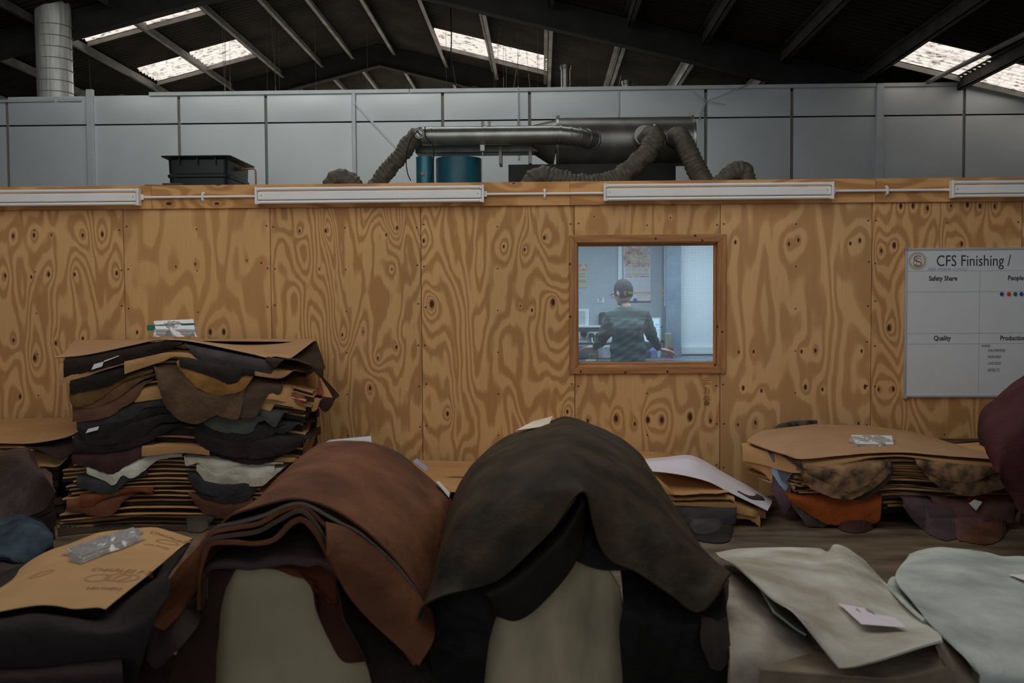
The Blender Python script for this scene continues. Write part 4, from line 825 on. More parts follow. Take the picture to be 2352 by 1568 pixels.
t.links.new(tr.outputs[0], ms.inputs[1]); t.links.new(m1_.outputs[0], ms.inputs[2]); t.links.new(ms.outputs[0], t.nodes['Material Output'].inputs[0]); M_poly = pm
zt_top = P(400, 776, 6.95).z
bundle(bd, (P(346, 752, 7.02), P(452, 747, 7.02), P(456, 774, 6.90), P(352, 774, 6.90)), 14, 3)
o = MB().bar(P(338, 753, 6.95), P(446, 748, 6.95), .04, .006, up=(0, 1, 0)).obj('green_edge', mk('green printed edge', S(30, 74, 60), bump=0), bd)
# ---- right hand stack ------------------------------------------------------
B = Stack(cvB, [(600, 302), (690, 300), (850, 298), (1000, 296), (1200, 280), (1400, 262), (1620, 256), (1800, 270), (2000, 285), (2310, 305), (2400, 310)],
          [(600, 655), (820, 655), (990, 655), (1300, 655), (1620, 640), (2000, 660), (2400, 660)], 6.9, 7.9, (P(1771, 1000, 7.9).x, P(2300, 1000, 7.9).x), lip=5, zb=(.50, .02))
gB = 'hides of the low right stack'; gBp = 'paper sheets of the low right stack'
def zB(u, f, z):
    X = 820 + u * 1490; y = np.interp(X, [820, 1100, 1450, 1750, 2000, 2310], [122, 92, 100, 140, 205, 296]); zt = P(*cvB(X, y), 7.9).z; return z * (1 - f) + zt * f + .02 * math.sin(f * math.pi)
B.layer(-.005, [(688, 156, .75), (760, 196, .5), (850, 243, .25), (940, 286, .06), (1000, 300), (1200, 284), (1400, 265), (1620, 259), (1800, 274), (2000, 290), (2150, 300), (2312, 308)], mk('smooth tan card', S(128, 100, 74), rough=.7, var=.06, bump=.05), 'broad tan paper sheet covering the low right stack', 'paper', None, 'paper_sheet', off=.03, th=.004, n=90, bulge=0, top_rows=zB, jit=.4)
mott = hide_mat((58, 46, 36), var=.3, sc=13., c2=(118, 92, 68))
hidesB = [
 (.02, [(700, 210, .75), (800, 235, .5), (860, 262, .3), (960, 330, .08), (1000, 352)], HM((52, 40, 30)), 'dark brown hide under the left side of the broad top sheet', .03),
 (.05, [(795, 240, .5), (850, 345, .4), (905, 445, .3), (955, 385, .15), (1012, 348, .02)], HM((66, 70, 84)), 'slate blue hide hanging in a point at the left of the right stack', .05),
 (.07, [(825, 380, .45), (880, 462, .35), (912, 492, .3), (948, 460, .25)], HM((96, 114, 130)), 'light blue hide below the slate blue point', .03),
 (.30, [(825, 480, .45), (870, 580, .35), (900, 642, .3), (942, 590, .2)], HM((62, 46, 56)), 'purple brown hide at the left foot of the right stack', .03),
 (.13, [(1000, 400), (1050, 470), (1160, 522), (1290, 546), (1400, 500), (1500, 430), (1545, 385)], mott, 'mottled cream and black hide, lower left scallop', .02),
 (.11, [(1040, 385), (1130, 432), (1250, 492), (1330, 500), (1420, 440), (1530, 330)], mott, 'mottled cream and black hide, upper left scallop', .03),
 (.14, [(1560, 390), (1500, 470), (1400, 540), (1330, 545)][::-1], HM((48, 40, 38)), 'dark lining hide beside the left mottled scallops', .0),
 (.09, [(1700, 330), (1800, 400), (1900, 430), (2050, 440), (2140, 400), (2230, 370)], mott, 'mottled cream and black hide, upper right scallop', .03),
 (.12, [(1735, 365), (1800, 440), (1900, 500), (2050, 522), (2140, 500), (2250, 472), (2312, 420)], mott, 'mottled cream and black hide, lower right scallop', .02),
 (.2, [(2110, 500), (2180, 505), (2260, 480, .03), (2320, 440, .1)], HM((72, 62, 60)), 'grey brown hide at the right end under the mottled one', .0),
 (.62, [(925, 545, .05), (985, 590), (1060, 640), (1150, 690), (1250, 702), (1400, 690), (1470, 680), (1490, 530)], HM((104, 50, 20), var=.25), 'orange hide with a squared lower corner at the left foot', .06),
 (.66, [(945, 580, .1), (1000, 650), (1040, 700), (1120, 712), (1200, 690)], HM((58, 54, 52)), 'grey brown hide flap left of the orange hide', .045),
 (.70, [(1180, 690), (1280, 745), (1400, 740), (1480, 690)], HM((42, 26, 22)), 'dark maroon hide under the orange one', .02),
 (.60, [(2010, 560), (2060, 650), (2120, 692), (2220, 672), (2290, 690), (2288, 560)], HM((104, 48, 20), var=.25), 'orange hide at the right foot beside the white tag', .06),
 (.64, [(1790, 545), (1850, 640), (1900, 730), (1955, 790), (2080, 760), (2200, 712), (2292, 682)], HM((68, 48, 46)), 'purple brown hide folded down to the floor at right', .09),
 (.68, [(1620, 590), (1690, 680), (1760, 740), (1850, 790), (1895, 795), (1945, 780)], HM((54, 42, 46)), 'dark plum hide spilling onto the floor left of the folded one', .11),
 (.75, [(1960, 800), (2050, 812), (2130, 822), (2210, 790), (2245, 740)], HM((66, 44, 32)), 'brown hide lying lowest on the floor at the right foot', .10)]
oB = {}
for i, (t, pts, m_, lab, off) in enumerate(hidesB): oB[lab] = B.layer(t, pts, m_, lab, 'hide', gB, 'leather_hide', off=off + .03, n=72, jit=1.2, seed=i + 200)
pB = [(.045, [(650, 310, .8), (760, 330, .55), (870, 365, .3), (975, 386, .05), (1090, 372), (1170, 352), (1300, 318), (1450, 290), (1620, 284), (1800, 312), (2000, 346), (2290, 372)], 2, 'worn tan paper sheet directly beneath the broad top sheet', .03),
      (.10, [(655, 325, .8), (760, 372, .55), (830, 440, .4)], 0, 'tan paper corner sticking out at the left side', .0)]
for i, (t, pts, mi, lab, off) in enumerate(pB): B.layer(t, pts, paper_m[mi], lab, 'paper', None, 'paper_sheet', off=off, th=.0035, n=60, jit=.6, seed=i + 260, bulge=0)
papers(B, 15, .10, .66, (985, 2290), gBp, 'worn tan paper edge level with the mottled hides of the right stack', 4, 21, sk=4, ends=30, off=(-.02, .02))
papers(B, 4, .68, .9, (1500, 2290), gBp, 'worn tan paper edge low in the right stack near the floor', 5, 22, sk=4, ends=30, off=(-.02, .02))
for i in range(9):   # left side corners of the same papers
    t = .12 + i * .055; r = np.random.RandomState(i)
    def yl(x, t_, d_): px = cvB(x, 0)[0]; z_ = P(px, B.lvl(px, t_), B.Y0 + t_ * B.step * 40).z; q_ = P(px, 1100, B.Y0 + t_ * B.step * 40 + d_); return (PJ((q_.x, q_.y, z_))[1] + 4 - 940) * 2.637
    B.layer(t, [(x, yl(x, t, d) + r.uniform(-4, 4), d) for x, d in ((680 + r.uniform(-20, 40), .75), (800, .45), (900, .2), (985 + r.uniform(-25, 10), .03), (1080, 0))], paper_m[i % 3], 'worn tan paper corner at the left side of the low right stack', 'paper', gBp, 'paper_sheet', off=.0, th=.003, n=30, jit=.8, seed=i + 300, bulge=0)
tagcard('', oB[hidesB[13][3]], [(2018, 568), (2052, 545), (2100, 560), (2062, 612)], 6.88, cvB)
core('leather_hide', P(1840, 1000, 7.3).x, P(2280, 1000, 7.3).x, 7.4, 7.85, .0, .38, 6, [(40, 34, 32), (60, 44, 34)], 'folded hides inside the low right stack', 'folded dark hide deep inside the low right stack', 6)
bd = empty('tag_bundle', P(2001, 1026, 7.1), 'polythene bundle of tags lying on the low right stack', 'tag bundle', 'polythene bundles of tags')
bundle(bd, (P(1948, 1004, 7.28), P(2056, 1006, 7.28), P(2060, 1028, 7.08), P(1960, 1026, 7.08)), 6, 5)
# dark foil strip on the wall side
v = [P(*cvB(*p), 8.02) for p in ((826, 128), (870, 92), (960, 72), (1100, 66), (1098, 240), (960, 244), (880, 246))]
o = MB().add(v + [p + Vector((0, .03, 0)) for p in v], [tuple(range(7)), tuple(range(7, 14))[::-1]] + [(i, 7 + i, 7 + (i + 1) % 7, (i + 1) % 7) for i in range(7)]).obj('hide_scrap', hide_mat((34, 33, 30), var=.5, sc=20, c2=(74, 68, 58)))
base_origin(tag(o, 'mottled dark hide scrap standing between the broad sheet and the plywood wall', 'hide'))
# ---- middle stack behind the dark horse ------------------------------------
Cc = Stack(cvB, [(-1300, 300), (0, 300), (240, 510), (560, 498), (640, 520), (800, 600)], [(-1300, 700), (240, 760), (600, 770), (800, 790)], 6.9, 7.95, (P(990, 1000, 7.9).x, P(1600, 1000, 7.9).x), lip=5, zb=(.28, .02))
gC = 'sheets and hides of the low middle stack'
zc0 = lambda px, py, Y: P(px, py, Y)
loft('paper_sheet', [(8.0, [(955, 1056), (1100, 1058), (1300, 1050), (1470, 1036), (1560, 1046)]), (7.4, [(930, 1085), (1100, 1090), (1300, 1085), (1480, 1075), (1640, 1090)]), (6.9, [(900, 1125), (1100, 1130), (1350, 1132), (1550, 1136), (1672, 1130)])], lambda x, y: (x, y), M_paper, th=.004, amp=.003, seed=5)
_o = bpy.context.scene.collection.objects[-1]; base_origin(tag(_o, 'broad tan paper sheet topping the low middle stack, seen between the two horses', 'paper'))
wo = loft('paper_sheet', [(7.7, [(60, 300), (180, 290), (320, 279), (420, 315), (560, 395), (700, 470), (828, 545)]), (7.3, [(60, 325), (180, 315), (330, 310), (430, 350), (560, 425), (690, 500), (822, 570)]), (6.95, [(90, 372), (200, 385), (330, 408), (450, 440), (560, 495), (660, 545), (800, 612)])], cvB, mk('white lining paper', S(152, 146, 150), rough=.6, var=.04, bump=.05), th=.003, amp=.006, freq=7, seed=8)
base_origin(tag(wo, 'creased white paper sheet sloping off the low middle stack', 'paper'))
for i, (t, pts, m_, lab, off, cat) in enumerate([
  (.0, [(100, 505), (240, 518), (300, 520), (400, 508), (480, 512), (560, 500)], M_paper, 'tan paper edge under the white sheet, topmost', .02, 'paper'),
  (.10, [(100, 545), (240, 550), (420, 545), (565, 548), (600, 560)], paper_m[2], 'tan paper edge under the white sheet, middle', .01, 'paper'),
  (.20, [(100, 580), (260, 582), (440, 590), (612, 596)], M_paper, 'tan paper edge under the white sheet, lowest', .02, 'paper'),
  (.24, [(100, 640), (300, 700), (370, 770), (480, 768), (570, 700), (602, 690), (608, 600)], HM((52, 48, 50)), 'grey violet hide hanging under the papers of the low middle stack', .03, 'hide'),
  (.5, [(200, 700), (400, 800), (560, 800), (590, 740)], HM((30, 27, 26)), 'black hide at the foot of the low middle stack', .01, 'hide'),
  (.05, [(610, 600), (640, 612), (700, 590), (780, 570, .2)], HM((44, 38, 36)), 'dark hide corner beside the white sheet', -.14, 'hide'),
  (.22, [(610, 625), (660, 640), (720, 650), (785, 660, .1)], paper_m[2], 'tan paper corner right of the grey violet hide', -.03, 'paper'),
  (.3, [(612, 660), (690, 668), (740, 700), (755, 715)], M_paper, 'torn tan paper strip hanging lowest by the middle stack', -.03, 'paper')]):
    Cc.layer(t, pts, m_, lab, cat, gC, 'leather_hide' if cat == 'hide' else 'paper_sheet', off=off, n=50, jit=.6, seed=i + 400, bulge=.010 if cat == 'hide' else 0)
core('leather_hide', P(1000, 1000, 7.3).x, P(1620, 1000, 7.3).x, 7.3, 7.85, .0, .26, 5, [(40, 34, 32), (60, 44, 34)], 'folded hides inside the low middle stack', 'folded dark hide deep inside the low middle stack', 7)
# ---- far left stack --------------------------------------------------------
I_ = lambda x, y: (x, y)
o = loft('paper_sheet', [(8.0, [(-140, 962), (0, 962), (80, 960), (200, 958)]), (7.4, [(-140, 985), (0, 985), (90, 984), (205, 972)]), (6.95, [(-140, 1016), (0, 1017), (60, 1018), (110, 1012), (160, 1000), (200, 978)])], I_, M_paper, th=.004, amp=.003, seed=6)
base_origin(tag(o, 'broad tan paper sheet on the low stack at far left by the wall', 'paper'))
for i, (rows, c, lab) in enumerate([
  ([(7.02, [(-140, 1024), (0, 1026), (90, 1022), (150, 1012), (205, 993)]), (6.9, [(-140, 1030), (0, 1030), (80, 1030), (140, 1052), (200, 1012)])], (38, 28, 26), 'dark hide hanging under the far left tan sheet'),
  ([(7.1, [(60, 1030), (110, 1040), (150, 1040), (185, 1010)]), (6.93, [(60, 1072), (100, 1070), (136, 1068), (172, 1026)])], None, 'folded tan paper corner beside the tall stack'),
  ([(7.0, [(-140, 1020), (0, 1022), (60, 1024), (84, 1034)]), (6.8, [(-140, 1040), (0, 1050), (40, 1034), (76, 1032)])], None, 'pale tan paper edge behind the dark leather heap')]):
    o = loft('leather_hide' if c else 'paper_sheet', rows, I_, HM(c) if c else paper_m[2], nu=12, nv=40, th=.004, amp=.003, seed=i + 30); base_origin(tag(o, lab, 'hide' if c else 'paper'))
core('leather_hide', P(-200, 1000, 7.3).x, P(170, 1000, 7.3).x - .05, 7.15, 7.85, .0, .52, 8, [(40, 34, 32), (52, 38, 30)], 'folded hides inside the far left stack', 'folded dark hide inside the low far left stack', 8)
# ================================================================== FOREGROUND: HORSES DRAPED WITH HIDES
cvE = CV(2.667, 300, 980); cvD = CV(2.458, 940, 930); cvG = CV(3.128, 1600, 1200); cvL = CV(2.496, 0, 940)
M_board = mk('cream painted ply end board', S(116, 108, 86), rough=.6, var=.10, scale=2.5, bump=.05, rgb2=S(132, 123, 99))
M_boards = mk('smoke stained end board', S(82, 71, 52), rough=.6, var=.2, scale=2.2, bump=.05, rgb2=S(130, 120, 97), stretch=(3, 1, .9))
def horse(poly, Yf, Yb, lab, m):
    cx = sum(P(a, b_, Yf).x for a, b_ in poly) / len(poly)
    r = empty('leather_horse', (cx, (Yf + Yb) / 2, 0), lab, 'leather horse', 'wooden horses that carry the draped hides')
    for k, Y in enumerate((Yf, Yb)):
        v = [P(a, b_, Yf) for a, b_ in poly]; v = [Vector((p.x, Y, p.z)) for p in v]; v[0].z = v[-1].z = .12
        n = len(v); vs = v + [p + Vector((0, .022, 0)) for p in v]
        o = MB().add(vs, [tuple(range(n)), tuple(range(n, 2 * n))[::-1]] + [(i, n + i, n + (i + 1) % n, (i + 1) % n) for i in range(n)]).obj('end_board', m, r); o.modifiers.new('b', 'BEVEL').width = .004
    top = max(P(a, b_, Yf).z for a, b_ in poly); xs = [P(a, b_, Yf).x for a, b_ in poly]; x0, x1 = min(xs), max(xs)
    for i in range(5):
        u = i / 4; x = x0 + .08 + (x1 - x0 - .16) * u; zz = top - .02 - .10 * (2 * u - 1) ** 2
        MB().box((x - .03, Yf + .022, zz - .03), (x + .03, Yb, zz)).obj('slat', mk('bare timber', (.3, .22, .13), stretch=(12, 1, 12), scale=2), r)
    for x in (x0 + .04, x1 - .04):
        for Y in (Yf + .05, Yb - .05): MB().box((x - .035, Y - .03, 0), (x + .035, Y + .03, .16)).obj('foot', mk('bare timber', (.3, .22, .13)), r)
    return r
horse([(478, 1700), (486, 1560), (505, 1400), (520, 1330), (560, 1285), (640, 1262), (720, 1270), (790, 1300), (840, 1350), (858, 1420), (862, 1560), (862, 1700)], 3.02, 4.0, 'cream arched horse end board under the red brown hides', M_board)
horse([(1095, 1700), (1102, 1568), (1118, 1450), (1140, 1340), (1180, 1290), (1250, 1262), (1340, 1268), (1395, 1300), (1425, 1350), (1440, 1450), (1445, 1568), (1445, 1700)], 3.02, 4.1, 'smoke stained cream horse end board under the dark olive hide', M_boards)
gE = 'hides over the left horse'; gD = 'hides over the dark horse'
def hz(nm, rows, cv, m, lab, grp, cat='hide', **k):
    o = loft(nm, rows, cv, m, **k); return base_origin(tag(o, lab, cat, grp))
mE = hide_mat((68, 41, 30), var=.2, sc=4, rough=.6, c2=(88, 57, 39)); mE2 = hide_mat((60, 48, 40), var=.18, sc=4); mE3 = hide_mat((78, 48, 32), var=.25, sc=4); mEg = hide_mat((74, 68, 62), var=.1, sc=4)
mEd = hide_mat((60, 36, 26), var=.3, sc=4); mEp = hide_mat((36, 28, 27), var=.25, sc=4); mEs = hide_mat((54, 45, 42), var=.2, sc=3); mEo = hide_mat((66, 32, 20), var=.25, sc=4)
# outer red brown hide: back arch to front arch, closer flank reaching far down at right
hz('leather_hide', [
 (4.05, [(1020, 700), (1010, 420), (1040, 215), (1130, 120), (1250, 92), (1370, 90), (1480, 96), (1600, 142), (1750, 235), (1900, 370), (1960, 440), (2010, 600), (2050, 800), (2060, 1000)]),
 (3.6, [(860, 900), (830, 600), (850, 380), (940, 270), (1060, 215), (1200, 200), (1330, 215), (1470, 270), (1610, 350), (1760, 480), (1860, 600), (1930, 780), (1960, 980), (1970, 1200)]),
 (3.2, [(640, 1000), (630, 780), (680, 560), (780, 440), (900, 360), (1030, 335), (1160, 345), (1300, 405), (1440, 480), (1600, 610), (1730, 760), (1820, 920), (1880, 1080), (1900, 1300)]),
 (2.98, [(480, 1050), (470, 800), (520, 640), (600, 540), (740, 490), (880, 455), (1000, 438), (1100, 452), (1210, 490), (1330, 552), (1480, 665), (1620, 800), (1740, 960), (1800, 1060)])],
 cvE, mE, 'outermost red brown hide over the left horse, widest and smoothest', gE, nu=60, nv=90, th=.006, amp=.006, freq=6, seed=3)
under = [
 (2.95, [(455, 1080), (458, 840), (478, 690), (520, 615), (660, 585), (810, 545), (940, 490), (1030, 470), (1110, 492), (1190, 535), (1290, 590), (1420, 660), (1590, 815), (1720, 970), (1800, 1090)], mEg, 'grey edged hide just inside the outer red brown one'),
 (2.92, [(440, 1100), (445, 870), (468, 720), (500, 650), (640, 618), (790, 590), (920, 520), (1030, 490), (1100, 515), (1180, 590), (1290, 690), (1430, 770), (1600, 930), (1740, 1120), (1790, 1260)], mE3, 'tan brown hide, second inside the outer red brown one'),
 (2.90, [(425, 1120), (430, 900), (455, 750), (490, 690), (620, 665), (780, 640), (900, 575), (1020, 515), (1090, 540), (1165, 640), (1240, 760), (1380, 900), (1560, 1080), (1720, 1280), (1770, 1440)], mE2, 'grey brown hide, third inside the outer one'),
 (2.88, [(415, 1120), (420, 920), (450, 800), (490, 720), (620, 705), (760, 712), (880, 685), (980, 590), (1060, 570), (1140, 650), (1200, 760), (1270, 900), (1420, 1080), (1600, 1260), (1750, 1450)], mE3, 'russet brown hide with its flank swept down at the right')]
for i, (Y, fr_, m_, lab) in enumerate(under):
    bk = [(x + (900 - x) * .42 + 150, y * .9 - 120) for x, y in fr_]; md = [(x + (900 - x) * .06 + 16, y - 26) for x, y in fr_]
    hz('leather_hide', [(Y + .9, bk), (Y + .10, md), (Y, fr_)], cvE, m_, lab, gE, nu=22, nv=90, th=.006, amp=.004, freq=7, seed=i + 10)
# broad inner flank on the right, below the grey stripe
hz('leather_hide', [(2.92, [(1195, 580), (1310, 612), (1440, 692), (1600, 838), (1740, 1000), (1850, 1130)]), (2.84, [(1205, 690), (1310, 780), (1440, 880), (1590, 1020), (1730, 1160), (1860, 1290)]), (2.80, [(1215, 780), (1260, 890), (1340, 1040), (1470, 1190), (1610, 1320), (1765, 1462)])],
   cvE, hide_mat((66, 39, 25), var=.28, sc=3, c2=(84, 52, 33)), 'broad russet flank hide hanging right of the left horse', gE, nu=30, nv=50, th=.006, amp=.01, freq=6, seed=21)
hz('leather_hide', [(3.1, [(1240, 840), (1330, 960), (1500, 1120), (1700, 1260), (1880, 1380)]), (2.95, [(1260, 980), (1350, 1120), (1480, 1260), (1660, 1400), (1880, 1560)]), (2.86, [(1300, 1180), (1380, 1320), (1440, 1440), (1480, 1568), (1500, 1750)])],
   cvE, mEp, 'dark plum brown hide hanging lowest between the two horses', gE, nu=30, nv=50, th=.006, amp=.012, freq=7, seed=22)
# grey brown scrap over the board top, orange hide below it
hz('leather_hide', [(3.1, [(440, 760), (540, 745), (660, 730), (780, 720), (880, 700), (960, 670), (1060, 640), (1130, 660), (1200, 720)]), (2.93, [(430, 850), (520, 810), (640, 800), (760, 810), (860, 780), (960, 770), (1060, 770), (1140, 780), (1220, 800)]), (2.90, [(425, 905), (480, 872), (600, 864), (720, 872), (830, 862), (960, 840), (1080, 855), (1160, 840), (1242, 892)])],
   cvE, mEs, 'grey brown innermost hide covering the top of the left end board', gE, nu=18, nv=60, th=.006, amp=.006, freq=9, seed=23)
hz('leather_hide', [(3.0, [(800, 800), (880, 790), (980, 810), (1080, 830), (1180, 850), (1260, 900)]), (2.96, [(815, 852), (890, 850), (980, 868), (1050, 900), (1150, 1000), (1260, 1080)]), (2.95, [(818, 858), (900, 870), (1000, 915), (1090, 935), (1120, 960), (1140, 1000)])],
   cvE, mEo, 'orange brown scrap beneath the grey brown innermost hide', gE, nu=18, nv=50, th=.006, amp=.004, freq=9, seed=24)
hz('leather_hide', [(3.01, [(1080, 900), (1180, 880), (1300, 960), (1400, 1080), (1500, 1250)]), (2.98, [(1120, 980), (1170, 1060), (1260, 1180), (1360, 1290), (1480, 1400)]), (2.96, [(1135, 1010), (1155, 1150), (1220, 1310), (1310, 1442), (1480, 1420)])],
   cvE, hide_mat((46, 24, 17), var=.3, sc=4), 'dark rust hide hanging in a point at the right of the left end board', gE, nu=20, nv=50, th=.006, amp=.006, freq=9, seed=25)
# left tails
hz('leather_hide', [(3.0, [(470, 640), (500, 680), (520, 760), (500, 860), (470, 940)]), (2.9, [(400, 740), (420, 800), (430, 880), (415, 980), (360, 1080)]), (2.82, [(290, 860), (290, 940), (250, 1040), (220, 1140), (290, 1160)]), (2.78, [(200, 1010), (155, 1080), (120, 1165), (150, 1225), (210, 1245)])][::1],
   cvE, mE3, 'orange brown tail of hide swept down to the left of the left horse', gE, nu=36, nv=40, th=.006, amp=.008, freq=9, seed=26)
hz('leather_hide', [(2.98, [(330, 940), (380, 960), (420, 1000), (450, 1100)]), (2.86, [(160, 1120), (230, 1140), (330, 1150), (420, 1200)]), (2.80, [(75, 1290), (160, 1310), (250, 1290), (330, 1320)]), (2.78, [(60, 1390), (110, 1440), (160, 1480), (230, 1400)])],
   cvE, mEs, 'grey brown tail of hide below the orange brown tail', gE, nu=30, nv=40, th=.006, amp=.012, freq=12, seed=27)
hz('leather_hide', [(3.0, [(420, 860), (490, 880), (560, 880), (640, 860)]), (2.95, [(350, 1050), (410, 1080), (480, 1050), (560, 1040)]), (2.94, [(300, 1300), (360, 1330), (440, 1320), (535, 1260)]), (2.95, [(200, 1700), (300, 1720), (410, 1720), (515, 1720)])],
   cvE, hide_mat((46, 32, 28), var=.3, sc=4), 'dark brown hide hanging down the left side of the left end board', gE, nu=34, nv=40, th=.006, amp=.02, freq=12, seed=28)
hz('leather_hide', [(3.05, [(150, 1330), (240, 1380), (330, 1420)]), (3.0, [(0, 1500), (160, 1560), (340, 1600)]), (2.97, [(-100, 1750), (160, 1750), (480, 1750)])],
   cvE, hide_mat((40, 22, 20), var=.35, sc=5), 'deep maroon hide at the foot of the left horse', gE, nu=24, nv=30, th=.006, amp=.02, freq=12, seed=29)
hz('leather_hide', [(3.35, [(-20, 1330), (60, 1190), (150, 1050), (250, 930), (330, 850)]), (3.2, [(40, 1400), (110, 1240), (200, 1090), (290, 960), (360, 900)]), (3.15, [(80, 1500), (150, 1350), (230, 1200), (300, 1060), (370, 980)])],
   cvE, hide_mat((70, 50, 28), var=.4, sc=6), 'olive brown hide between the papered pile and the left horse', gE, nu=16, nv=30, th=.006, amp=.012, freq=12, seed=30)
# small papers behind the brown horse top
def card(poly, Y, nm, lab, m=None, dy=.02, cat='paper'):
    v = [P(a[0], a[1], a[2] if len(a) > 2 else Y) for a in poly]; n = len(v); vs = v + [p + Vector((0, .002, -.0015)) for p in v]
    o = MB().add(vs, [tuple(range(n)), tuple(range(n, 2 * n))[::-1]] + [(i, n + i, n + (i + 1) % n, (i + 1) % n) for i in range(n)]).obj(nm, m or M_tag); return base_origin(tag(o, lab, cat))
card([(712, 1036, 4.13), (757, 1010, 4.14), (852, 1001, 4.16), (855, 1026, 4.14), (770, 1034, 4.13)], 4.1, 'paper_slip', 'white paper slip lying behind the top of the red brown hide')
card([(1002, 1106, 4.0), (1008, 1104, 4.05), (1034, 1132, 4.05), (1031, 1142, 4.0)], 4, 'paper_slip', 'narrow white slip at the right edge of the red brown hide')
card([(948, 1058, 4.06), (958, 1052, 4.1), (985, 1075, 4.1), (978, 1082, 4.06)], 4, 'paper_slip', 'pale blue slip at the top right edge of the red brown hide', mk('pale blue slip', S(112, 110, 124), bump=0))
card([(1185, 988, 4.0), (1222, 968, 4.15), (1270, 955, 4.2), (1262, 972, 4.05), (1240, 980, 4.0)], 4, 'paper_slip', 'white slip sticking up left of the dark hide peak', mk('cream slip', S(150, 142, 130), bump=0))
hz('leather_hide', [(4.25, [(1440, 110), (1560, 115), (1680, 180), (1760, 250)]), (4.1, [(1440, 150), (1560, 160), (1680, 220), (1760, 300)])], cvE, hide_mat((52, 46, 44), var=.3), 'grey hide edge showing behind the red brown hide top', gE, nu=8, nv=30, th=.006, seed=31)
# scrap of torn light paper near the tall stack
# ---- dark olive hide horse
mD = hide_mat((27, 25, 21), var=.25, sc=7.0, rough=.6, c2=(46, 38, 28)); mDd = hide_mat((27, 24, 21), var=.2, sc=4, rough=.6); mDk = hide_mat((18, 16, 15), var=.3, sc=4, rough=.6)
hz('leather_hide', [
 (4.2, [(290, 1100), (285, 800), (290, 560), (320, 390), (400, 290), (540, 180), (690, 125), (800, 88), (870, 62), (940, 72), (1040, 108), (1150, 155), (1250, 220), (1340, 320), (1400, 520), (1440, 800)]),
 (3.6, [(150, 1200), (165, 960), (200, 720), (255, 500), (350, 360), (490, 250), (640, 190), (770, 160), (870, 140), (960, 150), (1080, 205), (1200, 270), (1320, 360), (1440, 490), (1560, 680), (1620, 850)]),
 (3.2, [(95, 1240), (120, 1020), (175, 800), (240, 620), (350, 480), (490, 380), (640, 310), (770, 270), (880, 255), (980, 280), (1100, 345), (1230, 430), (1370, 540), (1500, 660), (1640, 790), (1740, 900)]),
 (2.98, [(60, 1245), (88, 1080), (150, 920), (225, 780), (340, 650), (480, 540), (640, 450), (770, 400), (880, 375), (980, 400), (1090, 490), (1220, 600), (1370, 690), (1530, 770), (1690, 880), (1800, 930)]),
 (2.88, [(40, 1240), (75, 1120), (160, 1040), (260, 960), (380, 850), (520, 740), (680, 610), (800, 500), (895, 450), (985, 462), (1060, 600), (1150, 740), (1300, 850), (1480, 960), (1650, 1050), (1810, 950)]),
 (2.84, [(28, 1230), (70, 1130), (150, 1082), (260, 1052), (380, 1030), (520, 975), (680, 830), (820, 690), (930, 520), (1005, 500), (1050, 690), (1120, 860), (1300, 950), (1480, 1070), (1645, 1165), (1812, 940)])],
 cvD, mD, 'big dark olive hide peaked over the right horse', gD, nu=70, nv=100, th=.006, amp=.005, freq=6, seed=41)
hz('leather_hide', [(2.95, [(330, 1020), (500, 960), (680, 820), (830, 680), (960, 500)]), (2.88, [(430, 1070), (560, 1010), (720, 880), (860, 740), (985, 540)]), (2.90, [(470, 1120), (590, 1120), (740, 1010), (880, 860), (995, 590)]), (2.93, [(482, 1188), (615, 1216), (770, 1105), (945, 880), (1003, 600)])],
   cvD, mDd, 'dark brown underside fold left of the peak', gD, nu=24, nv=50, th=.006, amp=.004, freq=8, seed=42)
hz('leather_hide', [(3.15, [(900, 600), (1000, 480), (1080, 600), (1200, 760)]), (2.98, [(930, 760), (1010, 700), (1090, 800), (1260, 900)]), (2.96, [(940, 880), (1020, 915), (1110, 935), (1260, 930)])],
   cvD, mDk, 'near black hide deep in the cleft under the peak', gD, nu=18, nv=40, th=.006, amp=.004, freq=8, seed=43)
hz('leather_hide', [(3.0, [(20, 1150), (120, 1080), (260, 1030), (400, 1000), (560, 1030)]), (2.97, [(25, 1260), (120, 1230), (240, 1230), (370, 1230), (480, 1230)]), (2.95, [(110, 1400), (190, 1400), (280, 1400), (360, 1400), (445, 1380)]), (2.97, [(170, 1750), (230, 1750), (300, 1750), (360, 1750), (405, 1750)])],
   cvD, mDk, 'black hide hanging in folds at the left of the stained end board', gD, nu=34, nv=60, th=.006, amp=.016, freq=16, seed=44)
hz('leather_hide', [(3.1, [(1190, 850), (1370, 900), (1520, 1000), (1640, 1120), (1780, 980)]), (2.98, [(1205, 1120), (1340, 1140), (1500, 1180), (1650, 1200), (1785, 1120)]), (2.96, [(1188, 1300), (1330, 1330), (1490, 1350), (1650, 1380), (1810, 1330)]), (2.97, [(1225, 1750), (1360, 1750), (1500, 1750), (1650, 1750), (1790, 1750)])],
   cvD, mDk, 'black hide hanging in folds at the right of the stained end board', gD, nu=34, nv=60, th=.006, amp=.018, freq=14, seed=45)
hz('leather_hide', [(3.2, [(1650, 1110), (1720, 1050), (1800, 980)]), (3.0, [(1650, 1200), (1730, 1180), (1790, 1150)]), (2.94, [(1640, 1330), (1720, 1400), (1810, 1300)]), (2.93, [(1700, 1480), (1760, 1500), (1815, 1420)])],
   cvD, hide_mat((44, 38, 34), var=.3), 'grey brown fold of hide beside the grey suede pile', gD, nu=24, nv=30, th=.006, amp=.014, freq=14, seed=46)
